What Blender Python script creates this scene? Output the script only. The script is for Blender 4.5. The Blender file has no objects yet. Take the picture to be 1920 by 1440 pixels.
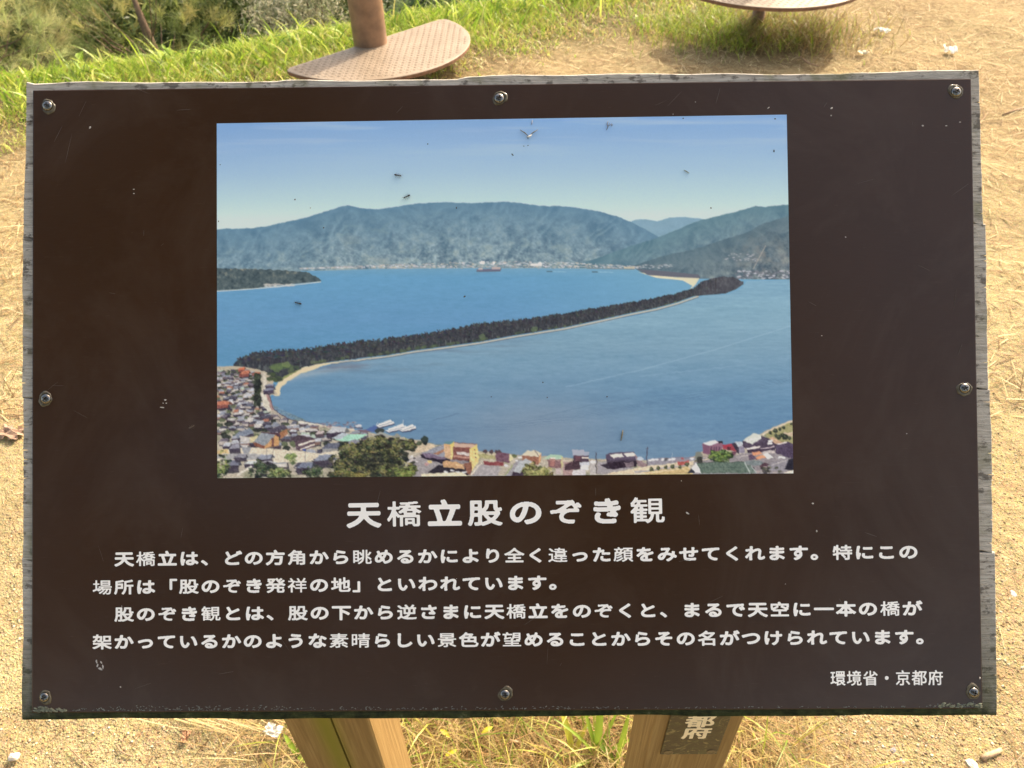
import bpy, bmesh, math, random
import numpy as np
from mathutils import Matrix, Vector

SC = bpy.context.scene
COL = SC.collection
R = math.radians

# ---------------- camera, sky, sun, exposure ----------------
BOARD_Z = .95                                  # height of the panel centre above the ground
CAM = Vector((.02, -.5335, 1.4515))
CAM_ROT = Matrix(((.9998, .0128, .0137), (.0014, .6741, -.7386), (-.0187, .7385, .6740)))
cam = bpy.data.cameras.new('camera'); camo = bpy.data.objects.new('camera', cam); COL.objects.link(camo)
cam.sensor_width = 36; cam.lens = 1442 / 1920 * 36
q = CAM_ROT.to_quaternion(); q.normalize()
camo.matrix_world = Matrix.Translation(CAM) @ q.to_matrix().to_4x4()
cam.clip_start = .02; cam.clip_end = 6000
cam.dof.use_dof = True; cam.dof.focus_distance = .735; cam.dof.aperture_fstop = 15
SC.camera = camo

SUN_EL, SUN_AZ = R(39), R(36)                  # azimuth measured from +Y (ahead) towards +X (right)
world = bpy.data.worlds.new('World'); SC.world = world; world.use_nodes = True
nt = world.node_tree
bg = nt.nodes['Background']
sky = nt.nodes.new('ShaderNodeTexSky'); sky.sky_type = 'NISHITA'; sky.sun_disc = False
sky.sun_elevation = SUN_EL; sky.sun_rotation = SUN_AZ; sky.dust_density = 4.0; sky.air_density = 1.0; sky.ozone_density = .4
wb = nt.nodes.new('ShaderNodeMixRGB'); wb.blend_type = 'MULTIPLY'; wb.inputs[0].default_value = 1; wb.inputs[2].default_value = (1.16, 1.0, .80, 1)   # camera white balance set for open shade
nt.links.new(sky.outputs[0], wb.inputs[1]); nt.links.new(wb.outputs[0], bg.inputs[0]); bg.inputs[1].default_value = .15
sun = bpy.data.lights.new('sun', 'SUN'); sun.energy = 2.15; sun.angle = R(.55); sun.color = (1, .89, .72)
suno = bpy.data.objects.new('sun', sun); COL.objects.link(suno)
sd = Vector((math.sin(SUN_AZ) * math.cos(SUN_EL), math.cos(SUN_AZ) * math.cos(SUN_EL), math.sin(SUN_EL)))
suno.rotation_euler = sd.to_track_quat('Z', 'Y').to_euler(); suno.location = (0, 0, 6)
SC.view_settings.view_transform = 'Standard'; SC.view_settings.look = 'None'
SC.view_settings.exposure = 1.6; SC.view_settings.gamma = 1; SC.view_settings.use_curve_mapping = False

# ---------------- helpers ----------------
F_PX = 1442.
def pixel_ray(u, v):                           # a point of the 1920 x 1440 photograph as a direction
    return q.to_matrix() @ Vector(((u - 960) / F_PX, -(v - 720) / F_PX, -1))
def on_plane(u, v, n, p):
    r = pixel_ray(u, v); t = (Vector(p) - CAM).dot(n) / r.dot(n); return CAM + r * t
def on_ground(u, v, z=0): return on_plane(u, v, Vector((0, 0, 1)), (0, 0, z))
BX = Vector((1, 0, -.0057)).normalized(); BN = Vector((.0039, -.7273, .6863)).normalized()
BY = BN.cross(BX).normalized(); BX = BY.cross(BN)
BM = Matrix((BX, BY, BN)).transposed().to_4x4(); BM.translation = (0, 0, BOARD_Z)
BMI = BM.inverted()
def on_board(u, v, h=0):                       # photograph -> sign coordinates (x right, y up, metres)
    p = BMI @ on_plane(u, v, BN, Vector((0, 0, BOARD_Z)) + BN * h); return p.x, p.y

def tag(o, label=None, cat=None, group=None, kind=None):
    if label: o['label'] = label
    if cat: o['category'] = cat
    if group: o['group'] = group
    if kind: o['kind'] = kind
    return o
def empty(name, loc, label=None, cat=None, group=None):
    o = bpy.data.objects.new(name, None); COL.objects.link(o); o.location = loc; o.empty_display_size = .05
    return tag(o, label, cat, group)
def obj(name, me, mat=None, parent=None, mw=None):
    o = bpy.data.objects.new(name, me); COL.objects.link(o)
    if mat: me.materials.append(mat)
    if parent is not None:
        o.parent = parent
        pw = Matrix.Translation(parent.location) if parent.type == 'EMPTY' else parent_world(parent)
        o.matrix_parent_inverse = Matrix.Identity(4)
        o.matrix_basis = pw.inverted() @ (mw or Matrix.Identity(4))
    elif mw is not None: o.matrix_basis = mw
    o['_w'] = [x for r_ in (mw or Matrix.Identity(4)) for x in r_]
    return o
def parent_world(o): 
    w = list(o['_w']); return Matrix([w[i * 4:i * 4 + 4] for i in range(4)])
def mesh_np(name, V, F, smooth=False):         # V (n,3), F (m,k) all with k corners
    V = np.asarray(V, np.float32); F = np.asarray(F, np.int32); k = F.shape[1]
    me = bpy.data.meshes.new(name)
    me.vertices.add(len(V)); me.vertices.foreach_set('co', V.ravel())
    me.loops.add(F.size); me.loops.foreach_set('vertex_index', F.ravel())
    me.polygons.add(len(F)); me.polygons.foreach_set('loop_start', np.arange(len(F), dtype=np.int32) * k)
    me.polygons.foreach_set('loop_total', np.full(len(F), k, np.int32))
    if smooth: me.polygons.foreach_set('use_smooth', np.ones(len(F), bool))
    me.update(calc_edges=True); return me
def point_colour(me, name, rgb):
    a = me.color_attributes.new(name, 'FLOAT_COLOR', 'POINT')
    c = np.ones((len(rgb), 4), np.float32); c[:, :3] = rgb; a.data.foreach_set('color', c.ravel())
def bm_mesh(name, bm, smooth=False):
    bmesh.ops.recalc_face_normals(bm, faces=bm.faces)
    me = bpy.data.meshes.new(name); bm.to_mesh(me); bm.free()
    if smooth:
        for p in me.polygons: p.use_smooth = True
    return me
def box_bm(bm, c, s, bevel=0):
    r = bmesh.ops.create_cube(bm, size=1); vs = r['verts']
    for v in vs: v.co = Vector((v.co.x * s[0] + c[0], v.co.y * s[1] + c[1], v.co.z * s[2] + c[2]))
    if bevel:
        es = list({e for v in vs for e in v.link_edges}); bmesh.ops.bevel(bm, geom=es, offset=bevel, segments=2, affect='EDGES', profile=.6)
def tube_bm(bm, pts, rad, n=8, cap=True):
    rings = []
    for i, p in enumerate(pts):
        p = Vector(p); d = (Vector(pts[min(i + 1, len(pts) - 1)]) - Vector(pts[max(i - 1, 0)])).normalized()
        a = d.cross(Vector((0, 0, 1)) if abs(d.z) < .9 else Vector((1, 0, 0))).normalized(); b = d.cross(a)
        r_ = rad[i] if isinstance(rad, (list, tuple)) else rad
        rings.append([bm.verts.new(p + (a * math.cos(k * 2 * math.pi / n) + b * math.sin(k * 2 * math.pi / n)) * r_) for k in range(n)])
    for A, B in zip(rings[:-1], rings[1:]):
        for k in range(n): bm.faces.new((A[k], A[(k + 1) % n], B[(k + 1) % n], B[k]))
    if cap: bm.faces.new(rings[0][::-1]); bm.faces.new(rings[-1])

# ---------------- materials ----------------
class NT:
    def __init__(s, name):
        s.m = bpy.data.materials.new(name); s.m.use_nodes = True; s.t = s.m.node_tree
        s.b = s.t.nodes['Principled BSDF']; s.out = s.t.nodes['Material Output']
    def n(s, typ, **kw):
        x = s.t.nodes.new('ShaderNode' + typ)
        for k, v in kw.items():
            if isinstance(k, str) and k.startswith('i_'): x.inputs[k[2:].replace('_', ' ')].default_value = v
            else: setattr(x, k, v)
        return x
    def l(s, a, b): s.t.links.new(a, b)
    def coord(s, scale=(1, 1, 1), kind='Object'):
        c = s.n('TexCoord'); m = s.n('Mapping'); m.inputs['Scale'].default_value = scale
        s.l(c.outputs[kind], m.inputs[0]); return m.outputs[0]
    def noise(s, v, scale, detail=4, rough=.55, dist=0):
        x = s.n('TexNoise'); x.inputs['Scale'].default_value = scale; x.inputs['Detail'].default_value = detail
        x.inputs['Roughness'].default_value = rough; x.inputs['Distortion'].default_value = dist
        s.l(v, x.inputs['Vector']); return x.outputs['Fac']
    def ramp(s, f, stops, interp='LINEAR'):
        x = s.n('ValToRGB'); e = x.color_ramp; e.interpolation = interp
        while len(e.elements) < len(stops): e.elements.new(.5)
        for el, (p, c) in zip(e.elements, stops):
            el.position = p; el.color = (*c, 1) if len(c) == 3 else c
        s.l(f, x.inputs[0]); return x.outputs[0]
    def mix(s, f, a, b, mode='MIX'):
        x = s.n('MixRGB'); x.blend_type = mode
        for i, v in enumerate((f, a, b)):
            if hasattr(v, 'node'): s.l(v, x.inputs[i])
            else: x.inputs[i].default_value = v if i == 0 else (*v, 1)
        return x.outputs[0]
    def bump(s, h, strength, dist, prev=None):
        x = s.n('Bump'); x.inputs['Strength'].default_value = strength; x.inputs['Distance'].default_value = dist
        s.l(h, x.inputs['Height'])
        if prev is not None: s.l(prev, x.inputs['Normal'])
        return x.outputs[0]
    def done(s, col=None, rough=None, normal=None, spec=None, metal=None, trans=None):
        if col is not None:
            if hasattr(col, 'node'): s.l(col, s.b.inputs['Base Color'])
            else: s.b.inputs['Base Color'].default_value = (*col, 1)
        if rough is not None:
            if hasattr(rough, 'node'): s.l(rough, s.b.inputs['Roughness'])
            else: s.b.inputs['Roughness'].default_value = rough
        if normal is not None: s.l(normal, s.b.inputs['Normal'])
        if spec is not None: s.b.inputs['Specular IOR Level'].default_value = spec
        if metal is not None: s.b.inputs['Metallic'].default_value = metal
        if trans is not None:                   # thin leaf: part of the light comes through
            t = s.n('BsdfTranslucent'); mx = s.n('MixShader'); mx.inputs[0].default_value = trans
            if hasattr(col, 'node'): s.l(col, t.inputs[0])
            else: t.inputs[0].default_value = (*col, 1)
            s.l(s.b.outputs[0], mx.inputs[1]); s.l(t.outputs[0], mx.inputs[2]); s.l(mx.outputs[0], s.out.inputs[0])
        return s.m

def mat_ground():
    m = NT('sandy_soil'); v = m.coord()
    at = m.n('Attribute', attribute_name='cover')
    a = m.noise(v, 1.3, 5, .6, .4); b = m.noise(v, 9, 5, .65, .6); c = m.noise(v, 420, 3, .7)
    col = m.ramp(a, [(.3, (.30, .235, .115)), (.52, (.37, .315, .16)), (.7, (.42, .37, .20))])
    col = m.mix(m.ramp(b, [(.42, (0, 0, 0)), (.62, (.55, .55, .55))]), col, (.26, .185, .10))
    col = m.mix(m.ramp(c, [(.36, (.75, .75, .75)), (.5, (0, 0, 0))]), col, (.19, .13, .065))
    col = m.mix(m.ramp(c, [(.56, (0, 0, 0)), (.7, (.8, .8, .8))]), col, (.58, .51, .33))
    vo = m.n('TexVoronoi'); vo.inputs['Scale'].default_value = 260; m.l(v, vo.inputs['Vector'])
    grain = m.mix(.35, vo.outputs['Color'], (.5, .5, .5)); 
    col = m.mix(.28, col, grain, 'SOFT_LIGHT')
    st = m.noise(m.coord((1, 2.2, 1)), 34, 4, .75, 1.5)
    col = m.mix(m.ramp(st, [(.38, (.6, .6, .6)), (.5, (0, 0, 0))]), col, (.22, .16, .08))
    col = m.mix(m.ramp(st, [(.58, (0, 0, 0)), (.7, (.5, .5, .5))]), col, (.54, .45, .28))
    lt = m.n('Attribute', attribute_name='litter')
    col = m.mix(lt.outputs['Fac'], col, m.ramp(m.noise(m.coord((1, 1.6, 1)), 45, 5, .75, .8), [(.35, (.10, .065, .03)), (.5, (.25, .18, .09)), (.66, (.42, .34, .19))]))
    th = m.noise(v, 60, 4, .7)
    tc = m.ramp(th, [(.35, (.028, .026, .010)), (.6, (.13, .11, .045))])
    tc = m.mix(m.ramp(m.noise(v, 1.7, 6, .7), [(.42, (0, 0, 0)), (.56, (.8, .8, .8))]), tc, (.045, .07, .018))
    col = m.mix(at.outputs['Fac'], col, tc)
    n1 = m.bump(m.noise(v, 22, 6, .62), .9, .016)
    n2 = m.bump(vo.outputs['Distance'], .75, .0024, n1)
    n3 = m.bump(m.noise(v, 700, 2, .6), .55, .0015, n2)
    return m.done(col, .95, n3, .15)
def mat_flat(name, col, rough=.6, metal=0, var=.25, scale=60, bump=0, spec=.5):
    m = NT(name); v = m.coord(); f = m.noise(v, scale, 4, .6)
    c = m.ramp(f, [(.3, tuple(x * (1 - var) for x in col)), (.7, tuple(min(1, x * (1 + var)) for x in col))])
    return m.done(c, rough, m.bump(m.noise(v, scale * 3, 3), .5, bump) if bump else None, spec, metal)
def mat_attr(name, attr='tint', rough=.6, trans=None, spec=.3):
    m = NT(name); at = m.n('Attribute', attribute_name=attr)
    return m.done(at.outputs['Color'], rough, None, spec, None, trans)
def mat_panel():
    m = NT('brown_panel_enamel'); v = m.coord((1, 14, 1)); w = m.coord()
    f = m.noise(v, 60, 5, .7); g = m.noise(w, 5, 4, .6)
    col = m.ramp(g, [(.3, (.034, .0150, .0065)), (.7, (.043, .0195, .0090))])
    col = m.mix(m.ramp(f, [(.35, (0, 0, 0)), (.75, (.35, .35, .35))]), col, (.042, .026, .016))
    du = m.noise(m.coord((1, .8, 1)), 7, 5, .7, .8)
    col = m.mix(m.ramp(du, [(.48, (0, 0, 0)), (.75, (.16, .16, .16))]), col, (.13, .10, .08))
    r = m.ramp(f, [(.2, (.16, .16, .16)), (.8, (.26, .26, .26))])
    # hair-thin rubbed streaks
    s = m.noise(m.coord((3, 40, 1)), 22, 2, .5, 1.2)
    col = m.mix(m.ramp(s, [(.70, (0, 0, 0)), (.74, (.14, .14, .14)), (.78, (0, 0, 0))]), col, (.16, .12, .09))
    return m.done(col, r, m.bump(f, .12, .0006), .42)
def mat_print():
    m = NT('printed_view'); at = m.n('Attribute', attribute_name='print')
    v = m.coord()
    return m.done(at.outputs['Color'], .36, m.bump(m.noise(v, 300, 2), .04, .0004), .3)
def mat_weathered():
    m = NT('weathered_grey_timber'); v = m.coord((1, 1, 1)); g = m.coord((.06, 1, 1))
    a = m.noise(g, 420, 5, .65, .3); b = m.noise(v, 22, 4, .6, .6); c = m.noise(m.coord((1, 1.6, 1)), 75, 4, .65)
    col = m.ramp(a, [(.3, (.25, .235, .205)), (.5, (.40, .38, .34)), (.72, (.54, .52, .47))])
    col = m.mix(m.ramp(c, [(.55, (0, 0, 0)), (.63, (.8, .8, .8))]), col, (.085, .076, .066))
    col = m.mix(m.ramp(b, [(.52, (0, 0, 0)), (.7, (.7, .7, .7))]), col, (.17, .175, .10))
    at = m.n('Attribute', attribute_name='moss')
    col = m.mix(at.outputs['Fac'], col, m.ramp(m.noise(v, 130, 4, .6), [(.35, (.012, .017, .005)), (.62, (.045, .055, .017)), (.78, (.16, .15, .09))]))
    n1 = m.bump(a, .9, .0014); n2 = m.bump(c, .6, .002, n1)
    return m.done(col, .85, n2, .2)
def mat_post():
    m = NT('brown_post_timber'); v = m.coord((1, 1, .035)); w = m.coord()
    a = m.noise(v, 170, 5, .6, .8); b = m.noise(w, 14, 4, .6); k = m.noise(m.coord((1, 1, .3)), 9, 3, .5, .3)
    col = m.ramp(a, [(.28, (.185, .115, .042)), (.5, (.255, .165, .064)), (.72, (.34, .235, .10))])
    col = m.mix(m.ramp(b, [(.56, (0, 0, 0)), (.72, (.5, .5, .5))]), col, (.27, .16, .07))
    at = m.n('Attribute', attribute_name='moss')
    gm = m.mix(1, at.outputs['Color'], m.ramp(k, [(.35, (.45, .45, .45)), (.6, (1, 1, 1))]), 'MULTIPLY')
    col = m.mix(gm, col, (.20, .19, .02))
    return m.done(col, .7, m.bump(a, .6, .0012), .3)
def mat_plate_paint():
    m = NT('worn_brown_checker_steel'); v = m.coord()
    a = m.noise(v, 7, 5, .65); b = m.noise(v, 90, 4, .6)
    col = m.ramp(a, [(.3, (.20, .155, .105)), (.7, (.29, .23, .165))])
    col = m.mix(m.ramp(b, [(.5, (0, 0, 0)), (.7, (.6, .6, .6))]), col, (.18, .11, .07))
    return m.done(col, .5, m.bump(b, .3, .001), .4)
def mat_name_plate():
    m = NT('mossy_brown_plate'); v = m.coord(); a = m.noise(v, 60, 5, .65, 2.2); b = m.noise(v, 26, 4, .6, 1.5)
    col = m.ramp(a, [(.44, (.020, .010, .006)), (.56, (.035, .026, .009)), (.68, (.20, .17, .08))])
    col = m.mix(m.ramp(b, [(.5, (0, 0, 0)), (.7, (.6, .6, .6))]), col, (.045, .055, .014))
    return m.done(col, .32, m.bump(a, .2, .001), .25)

PRINT_GAIN = 1.24
# ---------- the printed view: painted stroke by stroke into a colour grid (flat print on the sign) ----------
PX0, PY0, PW, PH = 400, 208, 1096, 700
def paint_view():
    rg = np.random.default_rng(11)
    A = np.zeros((PH, PW, 3))
    YY, XX = np.mgrid[0:PH, 0:PW].astype(float)
    XX += PX0 + .5; YY += PY0 + .5
    def vnoise(sx, sy, seed):
        r = np.random.default_rng(seed)
        gx, gy = int(PW / sx) + 3, int(PH / sy) + 3
        g = r.random((gy, gx))
        fx = (XX - PX0) / sx; fy = (YY - PY0) / sy
        ix = fx.astype(int); iy = fy.astype(int); tx = fx - ix; ty = fy - iy
        tx = tx * tx * (3 - 2 * tx); ty = ty * ty * (3 - 2 * ty)
        return (g[iy, ix] * (1 - tx) + g[iy, ix + 1] * tx) * (1 - ty) + (g[iy + 1, ix] * (1 - tx) + g[iy + 1, ix + 1] * tx) * ty
    def gn(u, v, seed):
        r = np.random.default_rng(seed)
        ang = r.random((256, 256)) * 6.2832
        iu = np.floor(u).astype(int); iv = np.floor(v).astype(int); fu = u - iu; fv = v - iv
        def gr(i, j):
            a = ang[(iv + j) % 256, (iu + i) % 256]; return np.cos(a) * (fu - i) + np.sin(a) * (fv - j)
        tu = fu * fu * (3 - 2 * fu); tv = fv * fv * (3 - 2 * fv)
        return ((gr(0, 0) * (1 - tu) + gr(1, 0) * tu) * (1 - tv) + (gr(0, 1) * (1 - tu) + gr(1, 1) * tu) * tv) * 1.4
    def fbm(sx, sy, seed, n=4):
        a = 0; w = 1; t = 0
        for i in range(n):
            a = a + w * vnoise(max(1.3, sx / 2 ** i), max(1.3, sy / 2 ** i), seed + i * 17); t += w; w *= .6
        return (a / t - .5) * 2.4
    def interp(pts, x):
        p = np.array(pts, float); return np.interp(x, p[:, 0], p[:, 1])
    def sm(a, b, x):
        t = np.clip((x - a) / (b - a), 0, 1); return t * t * (3 - 2 * t)
    def mix(a, b, m):
        return a * (1 - m[..., None]) + b * m[..., None]
    def C(*c): return np.array(c, float)
    def ramp(pts, v):
        xs = [p[0] for p in pts]
        return np.stack([np.interp(v, xs, [p[1][k] for p in pts]) for k in range(3)], -1)
    def lay(mask, col):
        nonlocal A
        A = A * (1 - mask[..., None]) + col * mask[..., None]
    def poly(pts, col, al=1.0, tex=0):
        p = np.array(pts, float)
        x0 = max(0, int(p[:, 0].min() - PX0) - 1); x1 = min(PW, int(p[:, 0].max() - PX0) + 2)
        y0 = max(0, int(p[:, 1].min() - PY0) - 1); y1 = min(PH, int(p[:, 1].max() - PY0) + 2)
        if x1 <= x0 or y1 <= y0: return
        cov = np.zeros((y1 - y0, x1 - x0))
        for sy in (.17, .5, .83):
            for sx in (.17, .5, .83):
                X = np.arange(x0, x1)[None, :] + PX0 + sx; Y = np.arange(y0, y1)[:, None] + PY0 + sy
                ins = np.zeros(cov.shape, bool)
                for k in range(len(p)):
                    ax, ay = p[k]; bx_, by_ = p[(k + 1) % len(p)]
                    if ay == by_: continue
                    c = (ay > Y) != (by_ > Y)
                    ins ^= c & (X < (bx_ - ax) * (Y - ay) / (by_ - ay) + ax)
                cov += ins
        cov = (cov / 9 * al)[..., None]
        c = np.array(col, float)
        s = A[y0:y1, x0:x1]
        if tex: c = c + (rg.random(cov.shape) - .5) * 2 * tex
        A[y0:y1, x0:x1] = s * (1 - cov) + c * cov
    def line(pts, w, col, al=1.0):
        for (ax, ay), (bx_, by_) in zip(pts[:-1], pts[1:]):
            L = math.hypot(bx_ - ax, by_ - ay) or 1
            nx, ny = -(by_ - ay) / L * w / 2, (bx_ - ax) / L * w / 2
            poly([(ax + nx, ay + ny), (bx_ + nx, by_ + ny), (bx_ - nx, by_ - ny), (ax - nx, ay - ny)], col, al)
    def blob(x, y, rx, ry, col, al=1.0, n=9, j=.25):
        a0 = rg.random() * 6
        poly([(x + rx * math.cos(a0 + k * 6.2832 / n) * (1 + (rg.random() - .5) * 2 * j), y + ry * math.sin(a0 + k * 6.2832 / n) * (1 + (rg.random() - .5) * 2 * j)) for k in range(n)], col, al)
    def rect(x0, y0, x1, y1, col, al=1.0): poly([(x0, y0), (x1, y0), (x1, y1), (x0, y1)], col, al)
    n1 = fbm(220, 26, 1); n2 = fbm(60, 9, 5)
    # sky
    ty = YY + (XX - 950) * .012
    sky = ramp([(215, (126, 168, 218)), (260, (143, 180, 221)), (320, (163, 196, 223)), (370, (184, 214, 226)), (405, (203, 226, 226)), (440, (210, 230, 226))], ty)
    A = sky + (n1 * 5 * sm(330, 230, YY))[..., None]
    lay(np.clip(np.clip(fbm(190, 11, 61, 3), 0, 1) * .5 + n1 * n1 * .2, 0, .6) * sm(330, 225, YY), C(190, 208, 238))
    lay(sm(700, 420, XX) * sm(420, 250, YY) * .16, C(120, 160, 214))
    # hills
    def hill(top, base, cfar, cnear, seed, amp=1.0, rough=1.2):
        t = interp(top, XX[0]) + (fbm(9, 9, seed, 3)[0]) * rough
        m = np.clip(YY - t[None, :] + .5, 0, 1) * (YY < base)
        d = np.clip((YY - t[None, :]) / 110, 0, 1)
        wx = XX + fbm(70, 60, seed + 6, 2) * 26; wy = YY + fbm(50, 40, seed + 8, 2) * 16
        def rdg(fx, fy, sk, sd):
            return 1 - np.abs(gn((wx + sk * wy) * fx, (wy - .25 * wx) * fy, sd)) * 2.2
        h = rdg(1 / 46, 1 / 60, -.75, seed + 2) * .55 + rdg(1 / 22, 1 / 30, .5, seed + 3) * .3 + rdg(1 / 10, 1 / 13, -.4, seed + 4) * .16 + rdg(1 / 4.5, 1 / 5, .3, seed + 5) * .07
        r1 = fbm(64, 40, seed + 2, 3); r3 = fbm(4, 3.4, seed + 4, 2)
        g2 = np.roll(h, 2, 1) - np.roll(h, -2, 1) + (np.roll(h, 2, 0) - np.roll(h, -2, 0)) * .6
        tx = fbm(3.2, 2.6, seed + 9, 2); tb = fbm(13, 8, seed + 12, 3)
        sh = np.clip(-g2 * 30, -20, 22) + (h - .45) * 27 + (r3 * 7 + tx * 13) * (.25 + d) + tb * 15 * (.3 + d)
        c = mix(C(*cfar) + 0 * A, C(*cnear) + 0 * A, d) + (sh * amp * (.35 + .85 * d))[..., None] * C(1, .92, .78)
        lay(m, c)
        p = np.clip(r1 * 1.3 - .55, 0, 1) * d
        lay(m * p * .5, C(168, 168, 160) + 0 * A)
        lay(m * np.clip(tb * 1.5 - .1, 0, 1) * d * .35, C(146, 160, 152) + 0 * A); lay(m * np.clip(-tb * 1.6 - .2, 0, 1) * d * .4, C(84, 108, 130) + 0 * A)
    FAR = [(400, 432), (425, 428), (447, 430), (478, 427), (500, 424), (530, 418), (562, 411), (590, 403), (615, 395), (636, 388), (652, 385), (668, 388), (688, 392), (706, 393), (740, 388), (775, 383), (820, 379), (870, 381), (905, 380), (950, 378), (985, 382), (1010, 386), (1060, 387), (1098, 392), (1130, 398), (1160, 407), (1185, 414), (1210, 411), (1232, 416), (1255, 409), (1280, 407), (1318, 411), (1400, 430), (1500, 440)]
    hill([(400, 600), (1178, 600), (1184, 414), (1192, 412), (1210, 411), (1232, 415), (1255, 408), (1285, 407), (1320, 411), (1500, 430)], 503, (132, 168, 190), (146, 178, 194), 21, .5, .6)
    hill([p for p in FAR if p[0] < 1180] + [(1186, 417), (1240, 447), (1330, 480), (1500, 495)], 515, (100, 138, 164), (130, 155, 168), 31, 1.15)
    hill([(400, 520), (1040, 506), (1120, 484), (1180, 462), (1230, 447), (1265, 433), (1300, 417), (1330, 409), (1360, 402), (1392, 394), (1416, 386), (1436, 388), (1460, 385), (1482, 384), (1500, 384)], 545, (98, 134, 150), (116, 137, 152), 41, 1.2)
    hill([(400, 600), (1090, 560), (1190, 497), (1250, 478), (1300, 468), (1340, 455), (1400, 436), (1430, 420), (1460, 410), (1500, 400)], 545, (92, 118, 132), (110, 124, 133), 51, 1.4)
    lay(np.exp(-((XX - 1440) / 60) ** 2 - ((YY - 480) / 34) ** 2) * .3 * np.clip(.5 + fbm(12, 10, 77, 3), 0, 1.4), C(176, 158, 142))
    line([(1436, 460), (1412, 505)], 1.6, (176, 170, 164), .8)
    # sea beyond the bar
    sea = ramp([(500, (118, 166, 196)), (520, (104, 160, 200)), (600, (104, 154, 196)), (660, (98, 150, 190))], YY)
    sea = sea + ((n2 * 3) + fbm(12, 2.2, 90, 3) * 5)[..., None]
    sea = mix(sea, C(128, 178, 204) + 0 * sea, sm(900, 1350, XX) * .55)
    coast = interp([(400, 513), (600, 507), (700, 503.5), (900, 502), (1190, 503), (1205, 512), (1300, 522), (1500, 524)], XX)
    lay(np.clip(YY - coast, 0, 1), sea)
    # coastal town strip
    for k in range(900):
        x = 560 + rg.random() * 640
        top = interp([(560, 503), (700, 496), (850, 491), (980, 489), (1100, 493), (1200, 499)], x)
        y = top + rg.random() * (502.5 - top)
        v = rg.random(); c = (214, 216, 222) if v < .35 else ((170, 172, 180) if v < .6 else ((206, 196, 180) if v < .8 else (116, 134, 146)))
        rect(x, y, x + 1.5 + rg.random() * 5, y + .8 + rg.random() * 1.4, c, .75)
    line([(600, 507.5), (760, 503.6), (900, 502.6), (1190, 503.8)], .9, (170, 180, 182), .5)
    for x in (905, 926, 1013): blob(x, 493 if x < 1000 else 495, 4.5 if x != 926 else 2.5, 4 if x != 926 else 3, (232, 236, 240))
    rect(995, 494, 1016, 499, (228, 226, 222)); rect(1170, 501, 1190, 503.5, (206, 196, 172))
    line([(1100, 503), (1190, 505)], 1.6, (120, 128, 132), .8)
    # ship
    poly([(893, 505), (941, 503), (938, 509), (895, 510)], (112, 116, 138)); rect(897, 503, 905, 506, (196, 186, 186)); rect(922, 501, 938, 505, (190, 176, 176)); line([(893, 509), (938, 508)], 1, (92, 92, 110))
    line([(1025, 509), (1036, 509)], 1.8, (84, 112, 132)); line([(1036, 509), (1062, 510)], .8, (190, 214, 226), .7)
    line([(1110, 510), (1121, 510)], 1.8, (84, 112, 132)); line([(1121, 510), (1150, 511)], .8, (190, 214, 226), .7)
    # wooded point at the left
    m = np.clip(YY - (interp([(400, 503), (440, 503), (490, 505), (540, 507), (575, 510), (592, 517), (602, 526), (606, 545)], XX[0])[None, :] + fbm(6, 6, 120, 2)[0] * 1.4), 0, 1) * np.clip(interp([(400, 546), (470, 542), (540, 534), (602, 528), (604, 500)], XX) - YY, 0, 1)
    t1 = fbm(11, 8, 130, 3); t2 = fbm(4, 4, 133, 2); g = np.roll(t1, 2, 1) - np.roll(t1, -2, 1)
    lay(m, C(82, 98, 104) + (t1 * 16 + t2 * 17 + g * 20)[..., None] * C(1, .95, .8))
    lay(m * np.clip(t1 + t2 * .6 - .25, 0, 1) * sm(524, 506, YY) * .9, C(176, 164, 138))
    line([(400, 546.5), (450, 543.5), (520, 538), (602, 528.5)], 1.8, (214, 216, 212), .9)
    for k in range(46): blob(495 + rg.random() * 55, 538 - rg.random() * 5 - (1 if k > 20 else 0), 2 + rg.random() * 3, .9, (206, 204, 200), .7)
    # right shore settlement
    for k in range(150):
        x = 1380 + rg.random() * 106; y = 508 + rg.random() * 15
        blob(x, y, 1.4 + rg.random() * 3, 1 + rg.random(), ((196, 198, 208), (120, 124, 136), (96, 106, 116))[k % 3], .8)
    for k in range(60): blob(1200 + rg.random() * 60, 496 + rg.random() * 7, 2.5, .9, ((200, 204, 210), (112, 126, 136))[k % 2], .7)
    for k in range(40): blob(1360 + rg.random() * 60, 476 + rg.random() * 14, 2.2, 1, (184, 184, 192), .6)
    # inner bay
    inner = YY > interp([(400, 900), (508, 900), (513, 735), (540, 712), (580, 694), (640, 680), (700, 671), (760, 664), (820, 655), (900, 645), (960, 634), (1050, 619), (1130, 603), (1200, 591), (1270, 572), (1320, 555), (1365, 552), (1390, 540), (1400, 527), (1500, 525)], XX)
    bay = ramp([(525, (132, 174, 200)), (580, (134, 174, 197)), (650, (126, 163, 188)), (740, (110, 149, 181)), (800, (104, 142, 176)), (860, (108, 140, 170))], YY)
    bay = bay + (fbm(150, 20, 140, 4) * 7 + fbm(34, 3, 150, 3) * 7 + fbm(9, 2.0, 151, 2) * 5)[..., None] * C(1, .9, .7)
    bay = mix(bay, C(98, 112, 136) + 0 * bay, np.clip(fbm(120, 9, 160, 4) * 1.4 + .1, 0, 1) * np.exp(-((YY - interp([(500, 706), (600, 694), (700, 681), (800, 671), (900, 655), (1100, 625)], XX)) / 17) ** 2) * sm(1100, 700, XX) * .85)
    bay = mix(bay, C(150, 158, 172) + 0 * bay, np.exp(-(((XX - 1010) / 170) ** 2) - ((YY - 800) / 62) ** 2) * .5)
    bay = mix(bay, C(92, 138, 180) + 0 * bay, np.exp(-(((XX - 640) / 160) ** 2) - ((YY - 745) / 34) ** 2) * .45)
    lay(inner.astype(float), bay)
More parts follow.
